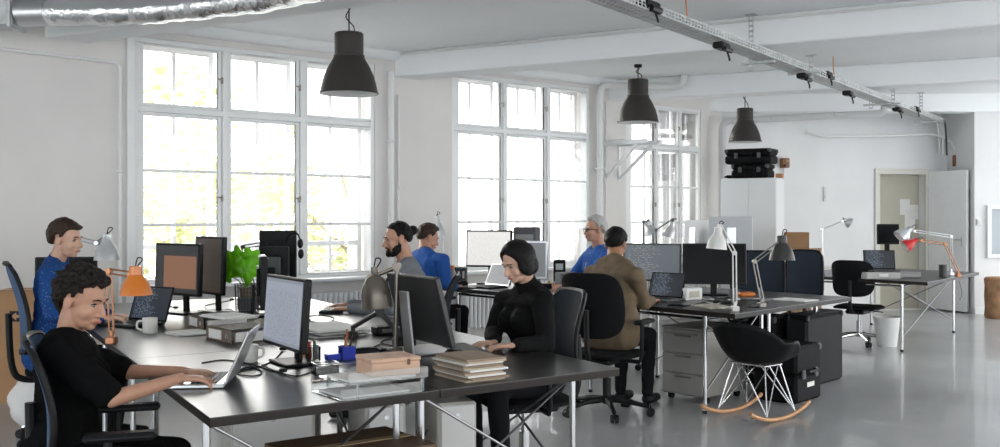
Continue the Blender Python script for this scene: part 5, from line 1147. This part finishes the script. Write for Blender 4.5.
# --- the woman in a black turtleneck
def h5(mb, H):
    hair_shell(mb, H, BOB, lambda az, el: .016 + .008 * max(0, min(1, (az - 50) / 30)) * max(0, min(1, (30 - el) / 30)), cs=1.02)
    for s in (-1, 1): mb.ell((s * .076, -.012, -.03), (.022, .052, .066), H); mb.ell((s * .074, .018, -.012), (.018, .036, .06), H)
    mb.ell((0, -.08, -.03), (.078, .045, .076), H); mb.ell((.045, -.06, -.045), (.045, .05, .062), H); mb.ell((-.045, -.06, -.045), (.045, .05, .062), H)
L_ = 'woman with a black bob in a black turtleneck typing at the desk corner'; hair_noise[L_] = (.002, 30)
person(L_, (.21, 5.36, .55), (-.93, -.34), A(517, 262, 5.22), (-.74, -.55, -.40), A(531, 290, 5.3), (A(504, 302, 5.46), A(543, 302, 5.13)), (A(493, 334, 5.4), A(546, 344, 5.05)), (A(494, 342, 5.12), A(515, 345.5, 4.95)), knees=(A(470, 388, 5.08), A(497, 386, 4.98)), hs=.86, build=.92, skin='light', top=BLKKNIT, pants=DENIMB, hair=h5, hairm=BLACKH, female=True, collar=[(BLKKNIT, .07, .056, -.05, .075)], tnoise=.006, offs=.014, handdir=((-.75, -.62, -.02), (-.98, -.02, -.02)))
# --- the white-haired man with glasses
def h6(mb, H): hair_shell(mb, H, BALDISH, lambda az, el: .018 + .008 * (az > 80)); mb.ell((0, .03, .108), (.05, .045, .02), H)
L_ = 'white-haired man with glasses in a blue patterned shirt'; hair_noise[L_] = (.008, 36)
r_, H_, hd_, N_, f_, rt_ = person(L_, (.98, 9.25, .56), (-1, -.3), A(594.5, 229.5, 9.2), (-.93, -.35, -.03), A(600, 250, 9.26), (A(588, 256, 9.46), A(605, 260, 9.05)), (A(574, 276, 9.4), A(583, 281, 8.92)), (A(562, 281, 9.15), A(567, 285, 8.85)), hs=.96, skin='rosy', top=BLUEPL, pants=DENIMB, hair=h6, hairm=GREYH, brows=GREYH, build=1.08, collar=[(BLUEPL, .078, .072, -.02, .035)])
g = MB(); fr = .0026
for s in (-1, 1):
    g.tube([hd_((s * .031 + .021 * math.cos(a), .098 - .25 * abs(.021 * math.cos(a)), -.002 + .017 * math.sin(a))) for a in [k * .5236 for k in range(12)]], fr, 6, closed=True); g.tube([hd_((s * .052, .093, .004)), hd_((s * .078, .06, .004)), hd_((s * .083, -.01, -.002))], fr, 6)
g.tube([hd_((-.01, .1, .002)), hd_((.01, .1, .002))], fr, 6); g.build('glasses', BLKPL, r_)
c0_ = N_ + f_ * .085; MB().tube(curve_pts([N_ + rt_ * .06 + V(0, 0, .03) - f_ * .03, N_ + rt_ * .075 + f_ * .06 + V(0, 0, -.02), c0_ + f_ * .06 + V(0, 0, -.2), N_ - rt_ * .075 + f_ * .06 + V(0, 0, -.02), N_ - rt_ * .06 + V(0, 0, .03) - f_ * .03], 6), .011, 8).build('scarf', M('white_dark_scarf', (.35, .34, .33), .9, nscale=60, namt=.8), r_)
# --- the man in khaki seen from behind
def h7(mb, H): hair_shell(mb, H, SHORT, lambda az, el: .012 + .012 * max(0, math.sin(R(el))) - .005 * (el < -10))
person('man with short black hair in a khaki shirt seen from behind', (.80, 7.2, .56), (.52, .85), A(616, 244.5, 7.38), (.42, .9, -.14), A(614, 263, 7.26), (A(636, 275, 7.02), A(592, 273, 7.48)), (A(643, 303, 7.26), A(594, 302, 7.8)), (A(652, 300.5, 7.62), A(622, 296, 7.98)), hs=.95, skin='tan', top=KHAKI, pants=DENIMB, hair=h7, hairm=BLACKH, collar=[(KHAKI, .078, .072, -.02, .03)], build=1.06)

# ================================================================ look-alikes belong together
GROUPS = {'desk': 'dark desks of the office', 'office_chair': 'swivel chairs at the desks', 'pendant_lamp': 'brown pendant lamps in a row', 'desk_lamp': 'angle lamps on the desks', 'monitor': 'computer screens on the desks',
          'laptop': 'open laptops', 'keyboard': 'keyboards on the front desks', 'cable': 'loose cables on the desks', 'ring_binder': 'ring binders lying on the desk', 'box_file': 'slim box files in a row', 'radiator': 'radiators under the windows',
          'heating_pipe': 'heating pipes on the walls', 'conduit': 'conduits on the walls', 'tree': 'trees outside the windows', 'person': 'people working at the desks', 'hard_case': 'black and grey hard cases', 'paper_stack': 'loose papers on the desks',
          'mug': 'mugs and cups', 'computer_tower': 'computer towers', 'cardboard_box': 'brown cardboard boxes', 'light_switch': 'white wall switches', 'smartphone': 'phones on the desks'}
for o in list(SC.objects):
    if o.parent is None and o.get('category') and not o.get('group'):
        g = GROUPS.get(o.name.split('.')[0])
        if g: o['group'] = g
